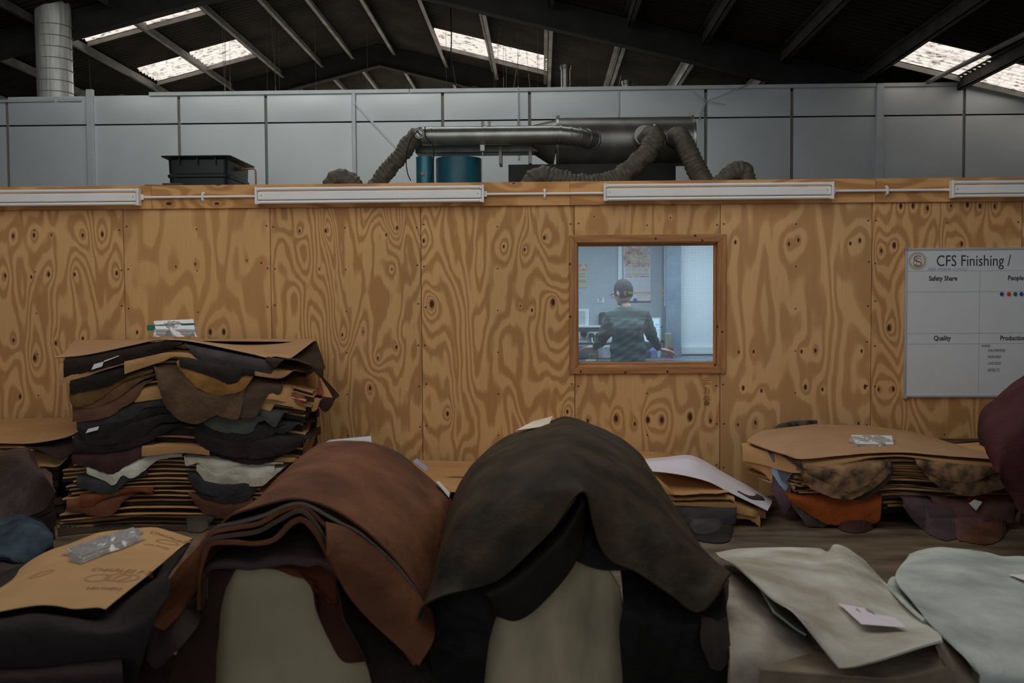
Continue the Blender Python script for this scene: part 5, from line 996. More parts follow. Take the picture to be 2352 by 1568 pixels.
hz('leather_hide', [(3.3, [(-120, 1250), (-20, 1180), (60, 1160)]), (3.1, [(-140, 1430), (-20, 1400), (110, 1350)]), (3.05, [(-160, 1750), (0, 1750), (190, 1750)])],
   cvD, hide_mat((30, 24, 24), var=.3), 'dark hide filling the gap between the two horses', gD, nu=24, nv=30, th=.006, amp=.02, freq=12, seed=47)
# ---- grey suede piles at right
gG = 'grey suede hides of the right foreground pile'
mG = hide_mat((118, 112, 100), var=.08, sc=4.5, rough=.8, c2=(146, 147, 141), spec=.1); mG2 = hide_mat((96, 86, 74), var=.15, sc=6, rough=.8, c2=(134, 128, 118), spec=.1); mG3 = hide_mat((74, 64, 53), var=.15, sc=6, rough=.8, c2=(104, 92, 79), spec=.1); mG4 = hide_mat((112, 117, 114), var=.07, sc=5, rough=.8, c2=(138, 142, 138), spec=.1)
hz('suede_hide', [
 (4.05, [(135, 218), (300, 190), (480, 180), (700, 176), (880, 184), (942, 206), (990, 156), (1080, 180), (1200, 262)]),
 (3.7, [(180, 262), (330, 262), (520, 270), (720, 280), (880, 290), (980, 290), (1080, 300), (1220, 350), (1372, 440)]),
 (3.35, [(300, 325), (450, 370), (600, 410), (760, 440), (920, 462), (1050, 480), (1180, 505), (1360, 560), (1560, 612)]),
 (3.1, [(540, 542), (650, 580), (760, 620), (880, 650), (1000, 664), (1120, 672), (1260, 690), (1460, 720), (1660, 730)]),
 (2.9, [(720, 665), (790, 730), (880, 790), (980, 830), (1080, 858), (1180, 862), (1320, 850), (1500, 810), (1745, 800)]),
 (2.78, [(1020, 1040), (1060, 1042), (1110, 1036), (1160, 1028), (1230, 1008), (1330, 980), (1440, 944), (1600, 890), (1765, 842)])],
 cvG, mG, 'stained pale grey suede hide on top of the pile, with a white label', gG, nu=60, nv=90, th=.006, amp=.005, freq=6, seed=51)
hz('suede_hide', [
 (3.75, [(225, 350), (330, 365), (450, 440), (600, 530), (900, 600)]),
 (3.35, [(213, 470), (330, 500), (500, 580), (700, 720), (1000, 840)]),
 (3.05, [(222, 740), (380, 760), (560, 820), (780, 890), (1100, 980)]),
 (2.88, [(240, 980), (420, 990), (700, 1020), (1000, 1060), (1300, 1100)]),
 (2.82, [(230, 1300), (420, 1300), (700, 1300), (1000, 1300), (1400, 1300)])],
 cvG, mG2, 'brown stained grey suede hide draped below the labelled one', gG, nu=50, nv=70, th=.006, amp=.008, freq=7, seed=52)
hz('suede_hide', [(4.0, [(200, 300), (300, 300), (350, 330), (420, 370)]), (3.75, [(212, 360), (300, 405), (400, 470), (530, 545)]), (3.72, [(216, 380), (296, 420), (394, 482), (524, 552)])], cvG, mG4, 'pale green grey suede edge at the left of the labelled hide', gG, nu=14, nv=30, th=.006, amp=.003, seed=53)
hz('suede_hide', [(3.5, [(430, 420), (560, 540), (660, 620), (740, 690)]), (3.1, [(560, 640), (640, 700), (720, 760), (790, 800)])], cvG, mG4, 'pale grey suede strip between the labelled and the stained hide', gG, nu=10, nv=30, th=.006, amp=.003, seed=54)
hz('suede_hide', [(2.95, [(800, 940), (1000, 940), (1300, 900), (1600, 850), (1745, 838)]), (2.80, [(480, 1045), (800, 1070), (1100, 1080), (1400, 1085), (1760, 1000)]), (2.79, [(460, 1075), (800, 1105), (1200, 1130), (1520, 1142), (1832, 1085)]), (2.83, [(420, 1300), (800, 1300), (1200, 1300), (1550, 1300), (1900, 1300)])],
   cvG, mG3, 'brown grey suede hide under the front corner of the labelled one', gG, nu=30, nv=60, th=.006, amp=.008, freq=8, seed=55)
hz('suede_hide', [(3.0, [(1700, 800), (1760, 820), (1850, 880), (1960, 985)]), (2.85, [(1730, 860), (1800, 960), (1900, 1060), (1990, 1110)]), (2.82, [(1760, 960), (1830, 1090), (1900, 1200), (2060, 1250)])],
   cvG, hide_mat((100, 90, 78), var=.1), 'tan grey suede fold at the corner between the two grey piles', gG, nu=16, nv=30, th=.006, amp=.006, seed=56)
g2 = 'grey suede hides of the pile at the right edge'
hz('suede_hide', [
 (4.1, [(1530, 222), (1620, 196), (1720, 178), (1900, 184), (2080, 208), (2200, 236), (2330, 240), (2600, 250), (2900, 300)]),
 (3.65, [(1428, 372), (1540, 372), (1680, 365), (1880, 365), (2080, 380), (2250, 400), (2450, 410), (2700, 430), (3000, 480)]),
 (3.3, [(1540, 530), (1640, 560), (1760, 570), (1920, 570), (2100, 580), (2300, 600), (2500, 620), (2800, 660), (3100, 700)]),
 (3.0, [(1720, 760), (1790, 780), (1880, 800), (2020, 820), (2200, 840), (2400, 860), (2600, 900), (2900, 940), (3150, 980)]),
 (2.82, [(1950, 965), (2000, 1000), (2080, 1030), (2200, 1060), (2350, 1080), (2500, 1100), (2700, 1150), (2950, 1200), (3200, 1220)]),
 (2.80, [(2060, 1151), (2120, 1250), (2200, 1300), (2300, 1320), (2400, 1330), (2550, 1340), (2750, 1350), (3000, 1360), (3200, 1370)])],
 cvG, mG4, 'blue grey suede hide spread over the pile at the right edge', g2, nu=60, nv=80, th=.006, amp=.007, freq=6, seed=57)
hz('suede_hide', [(3.85, [(1400, 390), (1430, 385), (1460, 410)]), (3.6, [(1378, 442), (1440, 470), (1500, 520)]), (3.3, [(1500, 560), (1580, 620), (1650, 680)]), (3.1, [(1640, 690), (1740, 780), (1860, 880)])], cvG, mG4, 'green grey suede edges layered under the right pile hide', g2, nu=24, nv=20, th=.012, amp=.004, seed=58)
lb = card([(1018, 578, 3.19), (1290, 625, 3.16), (1440, 675, 3.08), (1505, 748, 2.99), (1185, 728, 2.99), (1100, 660, 3.08)] if False else [(cvG(a, b_)[0], cvG(a, b_)[1], y) for a, b_, y in ((1018, 578, 3.165), (1200, 612, 3.14), (1300, 660, 3.08), (1420, 678, 3.05), (1505, 752, 2.95), (1185, 728, 2.975), (1105, 655, 3.06))], 3.1, 'paper_label', 'white paper label with two pencilled strokes on the grey suede hide', mk('white label paper', S(158, 152, 158), bump=0, var=.02), cat='label')
for poly in (((1150, 628), (1175, 655), (1195, 668), (1215, 665)), ((1218, 628), (1260, 650), (1300, 690), (1350, 714))):
    o = MB().tube([P(*cvG(a, b_), 3.10 - .0007 * (b_ - 640)) + Vector((0, -.0, .004)) for a, b_ in poly], .003, 5).obj('pencil_stroke', mk('faint pencil', S(112, 100, 100), bump=0)); o.parent = lb; o.matrix_parent_inverse = Matrix.Translation(-lb.location)
card([(cvG(a, b_)[0], cvG(a, b_)[1], y) for a, b_, y in ((2240, 370, 3.70), (2500, 372, 3.70), (2560, 420, 3.57), (2352, 412, 3.59))], 3.6, 'paper_label', 'white paper label cut off by the right edge on the blue grey suede', mk('white label paper', S(158, 152, 158), bump=0, var=.02), cat='label')
core('suede_hide', P(1760, 1400, 3.4).x, P(2000, 1400, 3.4).x, 3.05, 3.95, 0, .47, 7, [(86, 78, 68), (110, 108, 100)], 'folded suede inside the labelled pile', 'folded grey suede hide inside the labelled pile', 31)
core('suede_hide', P(2130, 1400, 3.4).x, P(2700, 1400, 3.4).x, 3.05, 3.95, 0, .42, 6, [(86, 78, 68), (110, 108, 100)], 'folded suede inside the pile at the right edge', 'folded grey suede hide inside the pile at the right edge', 32)
# ---- maroon draped hide at the right edge, by the whiteboard
hz('leather_hide', [(6.6, [(2520, 780), (2440, 810), (2352, 862), (2310, 895), (2290, 914), (2258, 946), (2250, 990), (2256, 1020)]), (6.2, [(2560, 800), (2470, 840), (2400, 880), (2340, 920), (2310, 950), (2275, 970), (2262, 1000), (2268, 1040)]), (6.0, [(2600, 850), (2500, 890), (2420, 940), (2370, 980), (2330, 1000), (2300, 1020), (2290, 1050), (2290, 1080)]), (6.05, [(2620, 1200), (2520, 1210), (2440, 1210), (2390, 1200), (2350, 1180), (2330, 1150), (2310, 1120), (2300, 1100)])],
   I_, hide_mat((52, 28, 30), var=.25, sc=4), 'tall maroon heap of hide cut off by the right edge, in front of the whiteboard', None, nu=40, nv=60, th=.006, amp=.02, freq=7, seed=61)
core('leather_hide', P(2400, 1100, 6.3).x, P(2560, 1100, 6.3).x, 6.25, 6.6, 0, .92, 8, [(40, 24, 26)], 'folded hides inside the maroon heap', 'folded maroon hide inside the heap at the right edge', 33)
o = card([(2318, 942, 6.18), (2334, 936, 6.18), (2336, 968, 6.1), (2322, 974, 6.1), (2310, 968, 6.12), (2316, 956, 6.15)], 6.2, 'hide_scrap', 'small grey scrap caught on the maroon heap', mk('leather grey scrap', S(54, 44, 40)), cat='hide')
# ================================================================== LEFT FOREGROUND
gL = 'hides of the heap at the left edge'
hz('leather_hide', [(5.6, [(-200, 285), (-60, 260), (40, 240), (110, 225), (160, 222), (200, 245)]), (5.3, [(-200, 340), (-60, 320), (30, 300), (110, 285), (180, 300), (220, 340)]), (5.0, [(-200, 480), (-60, 480), (60, 480), (150, 470), (220, 440), (270, 400)]), (4.85, [(-200, 640), (-60, 640), (60, 620), (180, 590), (250, 560), (310, 470)])],
   cvL, hide_mat((34, 26, 24), var=.2, sc=5, rough=.42), 'dark brown glossy hide heaped at the left edge', gL, nu=34, nv=50, th=.006, amp=.025, freq=9, seed=71)
hz('leather_hide', [(5.4, [(190, 330), (240, 340), (290, 360)]), (5.1, [(210, 440), (270, 440), (310, 450)]), (5.0, [(190, 540), (250, 560), (310, 500)])], cvL, hide_mat((50, 38, 32), var=.3), 'brown crumpled hide right of the dark glossy heap', gL, nu=20, nv=24, th=.006, amp=.02, freq=16, seed=72)
hz('leather_hide', [(4.9, [(-200, 620), (0, 620), (100, 600), (180, 610), (240, 640), (290, 690)]), (4.6, [(-200, 720), (0, 720), (100, 700), (190, 700), (260, 710), (305, 730)]), (4.4, [(-200, 840), (0, 820), (80, 850), (150, 870), (220, 850), (290, 780)]), (4.38, [(-200, 900), (0, 860), (80, 880), (150, 880), (225, 855), (292, 782)])],
   cvL, hide_mat((20, 26, 30), var=.3, sc=8, c2=(38, 50, 60)), 'dark blue hide bulging from the heap at the left edge', gL, nu=30, nv=44, th=.006, amp=.014, freq=12, seed=73)
hz('leather_hide', [(4.45, [(-200, 860), (0, 850), (100, 860), (200, 850), (270, 800)]), (4.1, [(-200, 980), (0, 940), (100, 920), (190, 880), (250, 850)]), (4.05, [(-200, 1100), (0, 1080), (60, 1020), (150, 940), (240, 880)])],
   cvL, hide_mat((36, 27, 28), var=.25, sc=6), 'dusky maroon hide under the blue one', gL, nu=26, nv=40, th=.006, amp=.014, freq=12, seed=74)
core('leather_hide', P(-120, 1200, 5.2).x, P(70, 1200, 5.2).x, 5.12, 5.5, 0, .44, 5, [(36, 28, 26)], 'folded hides inside the heap at the left edge', 'folded dark hide inside the heap at the left edge', 34)
core('leather_hide', P(-120, 1200, 4.5).x, P(70, 1200, 4.5).x, 4.55, 4.85, 0, .28, 4, [(36, 32, 30)], 'folded hides inside the heap at the left edge', 'folded dark hide inside the heap at the left edge', 35)
# papered pile
paper_print = mk('smooth kraft paper', S(126, 98, 66, 1.05), rough=.75, var=.08, scale=5, bump=.05)
pl = hz('paper_sheet', [
 (3.45, [(120, 905), (200, 850), (290, 805), (400, 768), (500, 728), (580, 702), (740, 685), (880, 676), (980, 700), (1102, 738)]),
 (3.2, [(0, 1020), (110, 950), (220, 890), (330, 850), (440, 820), (540, 800), (680, 790), (800, 785), (900, 790), (1010, 810)]),
 (2.9, [(-160, 1110), (-20, 1050), (100, 1010), (220, 980), (340, 955), (450, 940), (580, 935), (700, 930), (790, 930), (868, 930)]),
 (2.66, [(-300, 1200), (-140, 1180), (0, 1156), (120, 1134), (230, 1120), (330, 1124), (420, 1140), (500, 1136), (560, 1132), (606, 1142)])],
 cvL, paper_print, 'large faintly printed tan sheet under the plastic packet at left', None, 'paper', nu=50, nv=80, th=.002, amp=.003, freq=5, seed=81)
# faint print on the sheet
M_print = mk('faded brown print', S(113, 86, 57), bump=0, var=.05)
def onsheet(px, py): # height of the sheet is nearly level
    d = ray(px, py); q = CP + d * ((zsh - 1.6) / d.z); return q
zsh = P(200, 1300, 3.05).z + .006
def printed(s_, a, b_, h):
    p, q = onsheet(*a), onsheet(*b_); zz = SURF(p); d = (q - p).normalized(); up = Vector((0, 0, 1)); yv = up.cross(d).normalized(); q0 = p.copy()
    Mx = Matrix((d, yv, up)).transposed().to_4x4(); o = text('print_line', s_, h, Vector((0, 0, 0)), M_print, None, .0004, rot=Mx)
    me = o.data; w = max(v.co.x * d.x + v.co.y * d.y for v in me.vertices) or 1
    for v in me.vertices:
        v.co = v.co + q0; v.co.z = SURF(v.co) + .0015 + (.0004 if v.co.z > q0.z else 0)
    o.parent = pl; o.matrix_parent_inverse = Matrix.Translation(-pl.location); return o
from mathutils.bvhtree import BVHTree
bpy.context.view_layer.update()
dgv = [Vector(v.co) + pl.location for v in pl.data.vertices]; bt = BVHTree.FromPolygons([tuple(v) for v in dgv], [tuple(p.vertices) for p in pl.data.polygons])
def SURF(p):
    h = bt.ray_cast(Vector((p[0], p[1], 2)), Vector((0, 0, -1)))[0]; return h.z if h else zsh
printed('CHARLES S', (340, 1238), (410, 1245), .036); printed('LEATHER', (328, 1264), (400, 1270), .024)
printed('CHARLES F S', (205, 1322), (290, 1328), .036); printed('LEATHERS', (196, 1354), (270, 1358), .024)
for (a, b_) in ((225, 1336), (270, 1336), (385, 1252), (95, 1310), (290, 1338)):
    q = onsheet(a, b_); n_ = 20; vs = []
    for i in range(n_):
        for r_ in (1., .8): x_ = q.x + .04 * r_ * math.cos(6.2832 * i / n_); y_ = q.y + .03 * r_ * math.sin(6.2832 * i / n_); vs.append((x_, y_, SURF((x_, y_)) + .001))
    o = MB().add(vs, [(2 * i, 2 * i + 1, (2 * i + 3) % (2 * n_), (2 * i + 2) % (2 * n_)) for i in range(n_)]).obj('print_mark', M_print); o.parent = pl; o.matrix_parent_inverse = Matrix.Translation(-pl.location)
bd = empty('tag_bundle', onsheet(225, 1270), 'large polythene packet of tags lying on the printed tan sheet', 'tag bundle', 'polythene bundles of tags')
cs = [onsheet(145, 1262), onsheet(318, 1232), onsheet(326, 1256), onsheet(178, 1306)]
for p in cs: p.z = SURF(p) + .004
bundle(bd, cs, 4, 8)
# dark hides of the papered pile
gP = 'dark hides under the printed sheet'
hz('leather_hide', [(3.5, [(-330, 1040), (0, 940), (250, 840), (560, 712), (860, 690), (1060, 730), (1106, 742)]), (3.0, [(-330, 1100), (-40, 1060), (200, 1000), (500, 960), (700, 960), (860, 965), (1000, 900)]),
   (2.72, [(-330, 1180), (0, 1170), (200, 1135), (420, 1152), (600, 1158), (760, 1090), (960, 940)]), (2.62, [(-330, 1260), (0, 1230), (200, 1200), (420, 1215), (620, 1240), (800, 1180), (960, 1040)]),
   (2.58, [(-330, 1420), (0, 1400), (200, 1380), (420, 1370), (640, 1350), (780, 1310), (880, 1220)]), (2.60, [(-330, 1750), (0, 1750), (200, 1750), (400, 1750), (560, 1750), (700, 1700), (760, 1640)])],
   cvL, hide_mat((26, 22, 21), var=.2, sc=4), 'charcoal hide draped under the printed tan sheet', gP, nu=60, nv=70, th=.006, amp=.006, freq=7, seed=82)
hz('leather_hide', [(3.0, [(860, 960), (960, 850), (1080, 760)]), (2.8, [(800, 1120), (880, 1030), (960, 940)]), (2.72, [(720, 1300), (800, 1250), (880, 1180)]), (2.7, [(640, 1560), (740, 1540), (830, 1500)])], cvL, hide_mat((19, 17, 16), var=.2), 'black hide fold falling right of the printed sheet', gP, nu=34, nv=20, th=.006, amp=.01, freq=9, seed=83)
hz('leather_hide', [(2.66, [(640, 1350), (720, 1330), (780, 1260)]), (2.62, [(660, 1380), (740, 1385), (790, 1300)])], cvL, hide_mat((78, 56, 30), var=.3), 'small ochre hide corner low in the dark folds at left', gP, nu=8, nv=16, th=.006, amp=.004, seed=84)
hz('leather_hide', [(2.66, [(-300, 1440), (0, 1430), (200, 1440), (420, 1420), (700, 1380)]), (2.52, [(-300, 1560), (0, 1540), (200, 1530), (420, 1520), (700, 1500)]), (2.5, [(-300, 1760), (0, 1760), (200, 1760), (420, 1760), (700, 1760)])], cvL, hide_mat((26, 18, 20), var=.3, sc=6), 'plum black hide at the bottom left corner', gP, nu=26, nv=40, th=.006, amp=.012, freq=9, seed=85)
core('leather_hide', P(-60, 1400, 3.0).x, P(230, 1400, 3.0).x, 2.8, 3.35, 0, zsh - .16, 8, [(30, 26, 25)], 'folded hides inside the papered pile', 'folded dark hide inside the pile under the printed sheet', 36)
# ================================================================== INSIDE THE GLAZED ROOM
cvW = CV(4.61, 1300, 530)
def PW(x, y, Y): return P(*cvW(x, y), Y)
YB = YR - .004
def panel(nm, x0, y0, x1, y1, Y, m, par=None, th=.006):
    a, b_ = PW(x0, y0, Y), PW(x1, y1, Y); return MB().box((a.x, Y - th, b_.z), (b_.x, Y, a.z)).obj(nm, m, par)
ZBN = 1.015
bn = empty('workbench', (.7, 10.1, 0), 'long brown topped workbench behind the observation window', 'workbench')
MB().box((-1.6, 9.47, ZBN - .04), (1.27, YB - .36 if False else 10.70, ZBN)).obj('bench_top', mk('worn brown bench top', (.16, .12, .10), rough=.5, var=.3, scale=5), bn)
MB().box((1.27, 9.47, ZBN - .04), (2.6, 10.38, ZBN)).obj('bench_top', mk('grey bench top', (.13, .15, .17), rough=.4, var=.3, scale=5), bn)
for x in (-1.5, .0, 1.4, 2.5):
    for y in (9.55, 10.3): MB().box((x - .03, y - .03, 0), (x + .03, y + .03, ZBN - .04)).obj('leg', M_post, bn)
o = panel('wall_conduit', 550, 100, 590, 900, YB, mk('white trunking', (.7, .76, .8), rough=.4, var=.02, bump=0), th=.03); base_origin(tag(o, 'white vertical trunking on the room wall behind the person', 'trunking'))
o = panel('wall_cable', 1040, 100, 1050, 800, 10.38, mk('grey cable', (.3, .36, .4), bump=0), th=.01); base_origin(tag(o, 'thin grey cable running down the blue grey column', 'cable'))
# calendar
cal = empty('wall_calendar', PW(750, 750, YB), 'tall wall calendar with pink picture, coloured squares and 2020', 'calendar')
panel('sheet', 610, 60, 895, 748, YB, mk('calendar paper', (.62, .60, .64), rough=.6, var=.02, bump=0), cal, .003)
M_pink = mk('pink print', (.55, .33, .33), rough=.6, var=.35, scale=26, bump=0, rgb2=(.60, .52, .50)); panel('picture', 620, 60, 888, 390, YB - .0035, M_pink, cal, .001)
b = MB(); c0 = PW(715, 285, YB - .006)
def disc(b, c, r, n=24, k=1.): b.add([c] + [c + Vector((r * math.cos(6.2832 * i / n) , 0, r * k * math.sin(6.2832 * i / n))) for i in range(n)], [(0, 1 + i, 1 + (i + 1) % n) for i in range(n)])
b = MB(); disc(b, c0, .105); b.obj('picture_blot', mk('red print', (.50, .13, .12), var=.4, scale=30, bump=0, rgb2=(.6, .4, .35)), cal)
b = MB(); disc(b, c0 + Vector((0, -.002, 0)), .055); disc(b, PW(815, 300, YB - .008), .045); disc(b, PW(700, 365, YB - .008), .04, k=.5); b.obj('picture_blot', mk('ochre print', (.60, .46, .28), var=.3, scale=30, bump=0, rgb2=(.6, .55, .4)), cal)
cols_ = [(.5, .45, .3), (.42, .5, .62), (.55, .40, .45), (.58, .52, .34)]
for r_ in range(3):
    for c_ in range(4): panel('date_square', 632 + 62 * c_, 398 + 26 * r_, 688 + 62 * c_, 420 + 26 * r_, YB - .004, mk('calendar square %d' % ((r_ + c_ * 2) % 4), cols_[(r_ + c_ * 2) % 4], bump=0, var=.02), cal, .001)
p = PW(720, 492, YB - .004); text('year', '2020', .05, p, mk('calendar red', (.45, .1, .1), bump=0), cal, sx=1.1)
for x0 in (625, 795): panel('red_rule', x0, 483, x0 + 82, 489, YB - .004, mk('calendar red', (.45, .1, .1), bump=0), cal, .001)
for r_ in range(8): panel('printed_line', 632, 520 + 22 * r_, 880, 522 + 22 * r_, YB - .004, mk('pale violet print', (.45, .46, .58), bump=0, var=.02), cal, .001)
for r_ in range(3): panel('printed_line', 740, 680 + 20 * r_, 870 - 20 * r_, 684 + 20 * r_, YB - .004, mk('pale red print', (.55, .38, .4), bump=0, var=.02), cal, .001)
panel('bottom_bar', 608, 742, 900, 752, YB - .002, mk('dark red bar', (.22, .05, .07), bump=0), cal, .008)
p = PW(731, 735, YB); o = autosmooth(MB().tube([(p.x, p.y - .012, p.z), (p.x, p.y - .004, p.z)], .022, 20).obj('magnet', mk('blue magnet', (.05, .08, .32), bump=0))); base_origin(tag(o, 'blue round magnet near the foot of the calendar', 'magnet'))
po = empty('poster', PW(180, 600, YB), 'yellow and orange notice at the left end of the room wall', 'poster')
panel('sheet', 60, 350, 226, 602, YB, mk('yellowed notice', (.44, .43, .32), bump=0, var=.05), po, .003); panel('orange_band', 60, 352, 226, 425, YB - .0035, mk('orange band', (.52, .28, .19), bump=0, var=.1), po, .001)
for y in (450, 480, 520, 535): panel('printed_line', 135, y, 205, y + 10, YB - .0035, mk('brown notice print', (.36, .25, .15), bump=0), po, .001)
text('lettering', 'A', .10, PW(150, 412, YB - .004), mk('white print', (.6, .6, .6), bump=0), po)
sg = empty('wall_sign', PW(370, 760, YB), 'small white sign with black letters on the room wall', 'sign'); panel('plate', 335, 710, 405, 760, YB, mk('white sign', (.68, .72, .75), bump=0, var=.02), sg, .003)
text('lettering', 'No', .034, PW(345, 728, YB - .004), M_line, sg); text('lettering', 'EXIT', .034, PW(345, 752, YB - .004), M_line, sg, sx=.62)
fr2 = empty('wall_panel', PW(190, 1000, YB), 'white framed grey panel on the room wall above the shelf', 'panel'); panel('frame', 80, 825, 243, 1000, YB, mk('white trunking', (.7, .76, .8), rough=.4, var=.02, bump=0), fr2, .02); panel('inset', 90, 848, 205, 990, YB - .021, mk('pale grey inset', (.5, .55, .6), bump=0), fr2, .001)
sh = empty('socket_board', PW(260, 1180, YB), 'brown backed board with sockets and black plugs on the room wall', 'sockets'); panel('backboard', 60, 1015, 560, 1075, YB, mk('brown board', (.30, .21, .17), bump=0, var=.1), sh, .02); panel('shelf_edge', 60, 1000, 560, 1016, YB, mk('white trunking', (.7, .76, .8)), sh, .10)
panel('trunking', 60, 1072, 560, 1180, YB, mk('dado trunking', (.55, .6, .64), bump=0), sh, .03)
for x0 in (80, 247): panel('socket_plate', x0, 1068, x0 + 122, 1142, YB - .03, mk('white trunking', (.7, .76, .8)), sh, .01)
for (x, y, r) in ((187, 1090, .035), (270, 1112, .034), (342, 1112, .034)): p = PW(x, y, YB - .04); autosmooth(MB().tube([(p.x, p.y, p.z), (p.x, p.y - .05, p.z)], r, 18).obj('plug', M_black, sh))
p = PW(187, 1060, YB - .06); MB().box((p.x - .03, p.y - .03, p.z - .05), (p.x + .03, p.y, p.z + .05)).obj('plug', M_black, sh)
for x in (275, 345): MB().tube(catmull([PW(x, 1130, YB - .1), PW(x + 5, 1175, YB - .14), PW(x + 40, 1195, YB - .2), PW(x + 60, 1280, YB - .3)], 14), .006, 6).obj('flex', M_white, sh)
# monitor, tube, tools
mo = empty('monitor', (PW(920, 1240, 10.2).x, 10.2, ZBN), 'lit upright computer screen beside the person', 'monitor'); 
a, b_ = PW(812, 920, 10.2), PW(1000, 1240, 10.2); MB().box((a.x, 10.2, ZBN + .0), (b_.x, 10.24, a.z)).obj('housing', mk('pale monitor plastic', (.55, .6, .62), bump=0), mo)
a2, b2 = PW(820, 935, 10.199), PW(985, 1185, 10.199); MB().box((a2.x, 10.196, b2.z), (b2.x, 10.199, a2.z)).obj('screen', emis('lit screen', (.50, .66, .74), .55), mo)
for (x0, y0, x1, y1, c) in ((945, 980, 982, 1008, (.3, .5, .7)), (940, 1050, 982, 1056, (.6, .2, .18)), (925, 1020, 982, 1024, (.3, .4, .5)), (925, 1075, 982, 1079, (.3, .4, .5)), (850, 1110, 975, 1114, (.3, .4, .5))): panel('screen_window', x0, y0, x1, y1, 10.195, emis('screen colour %d' % y0, c, .5), mo, .001)
p = PW(1090, 1280, 10.15); yt = empty('card_tube', (p.x, 10.15, ZBN), 'dull yellow upright tube box at the end of the bench', 'tube'); a, b_ = PW(1052, 1082, 10.15), PW(1130, 1280, 10.15); MB().box((a.x, 10.15, ZBN), (b_.x, 10.25, a.z)).obj('body', mk('khaki tube', (.26, .26, .20), bump=0, var=.2), yt).modifiers.new('b', 'BEVEL').width = .012
p = PW(1100, 1258, 10.0); o = autosmooth(MB().tube([(p.x, 10.0, ZBN), (p.x, 10.0, p.z + .02), (p.x, 10.0, p.z + .03)], [.035, .035, .02], 18).obj('red_pot', mk('dark red pot', (.25, .03, .05), bump=0, rough=.3))); base_origin(tag(o, 'small dark red pot by the right hand of the person', 'pot'))
for (x, w_, h_, Y, c, nm, lab) in ((860, .07, .09, 9.95, (.05, .06, .07), 'ink_bottle', 'small dark bottle just right of the sweater'), (915, .10, .11, 10.05, (.14, .18, .38), 'blue_pouch', 'crumpled blue violet pouch right of the person'), (790, .26, .16, 10.1, (.03, .035, .04), 'instrument_box', 'low black instrument box behind the person on the right'),
                              (220, .22, .14, 9.9, (.10, .10, .12), 'tool_tray', 'grey tool tray in front of the sockets'), (380, .20, .13, 9.95, (.33, .37, .40), 'pale_case', 'pale grey case left of the sweater'), (160, .09, .14, 10.0, (.05, .05, .06), 'glue_jar', 'dark jar at the left end of the visible bench')):
    q = PW(x, 1330, Y); b = MB(); k = 14
    b.tube([(q.x, Y, ZBN), (q.x, Y, ZBN + h_ * .7), (q.x, Y, ZBN + h_ * .85), (q.x, Y, ZBN + h_)], [w_ / 2, w_ / 2, w_ * .36, w_ * .3], k) if w_ < .15 else b.box((q.x - w_ / 2, Y - .08, ZBN), (q.x + w_ / 2, Y + .08, ZBN + h_))
    o = autosmooth(b.obj(nm, mk(nm.replace('_', ' '), c, bump=.3, bscale=20, var=.3, scale=15)), 35)
    if w_ >= .15: o.modifiers.new('b', 'BEVEL').width = .012
    base_origin(tag(o, lab, nm.split('_')[-1]))
o = MB().box((PW(232, 0, 9.8).x, 9.75, ZBN), (PW(316, 0, 9.8).x, 9.85, ZBN + .055)).obj('wooden_block', mk('amber wood', (.30, .20, .09))); base_origin(tag(o, 'amber wooden block under the left hand of the person', 'block'))
o = MB().bar((PW(205, 0, 9.62).x, 9.62, ZBN + .006), (PW(310, 0, 9.62).x, 9.60, ZBN + .006), .02, .01).obj('white_stick', M_tag); base_origin(tag(o, 'thin white stick lying on the bench at left', 'stick'))
a = PW(385, 1000, YB - .05); o = MB().box((a.x - .04, YB - .10, a.z), (a.x + .05, YB - .03, a.z + .14)).obj('tape_gun', M_black); o.modifiers.new('b', 'BEVEL').width = .02; base_origin(tag(o, 'small black device on the shelf left of the person', 'device'))
base_origin(tag(MB().tube(catmull([PW(1000, 1180, 10.3), PW(1030, 1160, 10.3), PW(1045, 1210, 10.3), PW(1040, 1250, 10.3), PW(1010, 1260, 10.25)], 20), .012, 6).obj('black_cord', M_black), 'black cable coiled behind the right hand of the person', 'cable'))
o = panel('wall_rail', 1000, 1010, 1050, 1024, 10.7, M_black, None, .02); base_origin(tag(o, 'short black rail on the wall right of the screen', 'rail'))
# ---- person ----------------------------------------------------------------
def skin_fig(nodes, edges, root, sub=2):
    """nodes: {name: (x, y, z, rx, rz)}"""
    names = list(nodes); me = bpy.data.meshes.new('s'); me.from_pydata([nodes[n][:3] for n in names], [(names.index(a), names.index(b_)) for a, b_ in edges], [])
    o = bpy.data.objects.new('s', me); COL.objects.link(o); md = o.modifiers.new('skin', 'SKIN'); md.use_smooth_shade = True
    for i, n in enumerate(names): me.skin_vertices[0].data[i].radius = nodes[n][3:5]; me.skin_vertices[0].data[i].use_root = (n == root)
    o.modifiers.new('sub', 'SUBSURF').levels = sub
    bpy.context.view_layer.update(); r = bpy.data.meshes.new_from_object(o.evaluated_get(bpy.context.evaluated_depsgraph_get())); bpy.data.objects.remove(o); return r
def ell(c, r, rot=None, n=24, m_=16):
    vs = []; 
    for i in range(m_ + 1):
        for j in range(n):
            th = math.pi * i / m_; ph = 2 * math.pi * j / n; vs.append(Vector((r[0] * math.sin(th) * math.cos(ph), r[1] * math.sin(th) * math.sin(ph), r[2] * math.cos(th))))
    if rot is not None: vs = [rot @ v for v in vs]
    return [v + Vector(c) for v in vs], [(i * n + j, i * n + (j + 1) % n, (i + 1) * n + (j + 1) % n, (i + 1) * n + j) for i in range(m_) for j in range(n)]
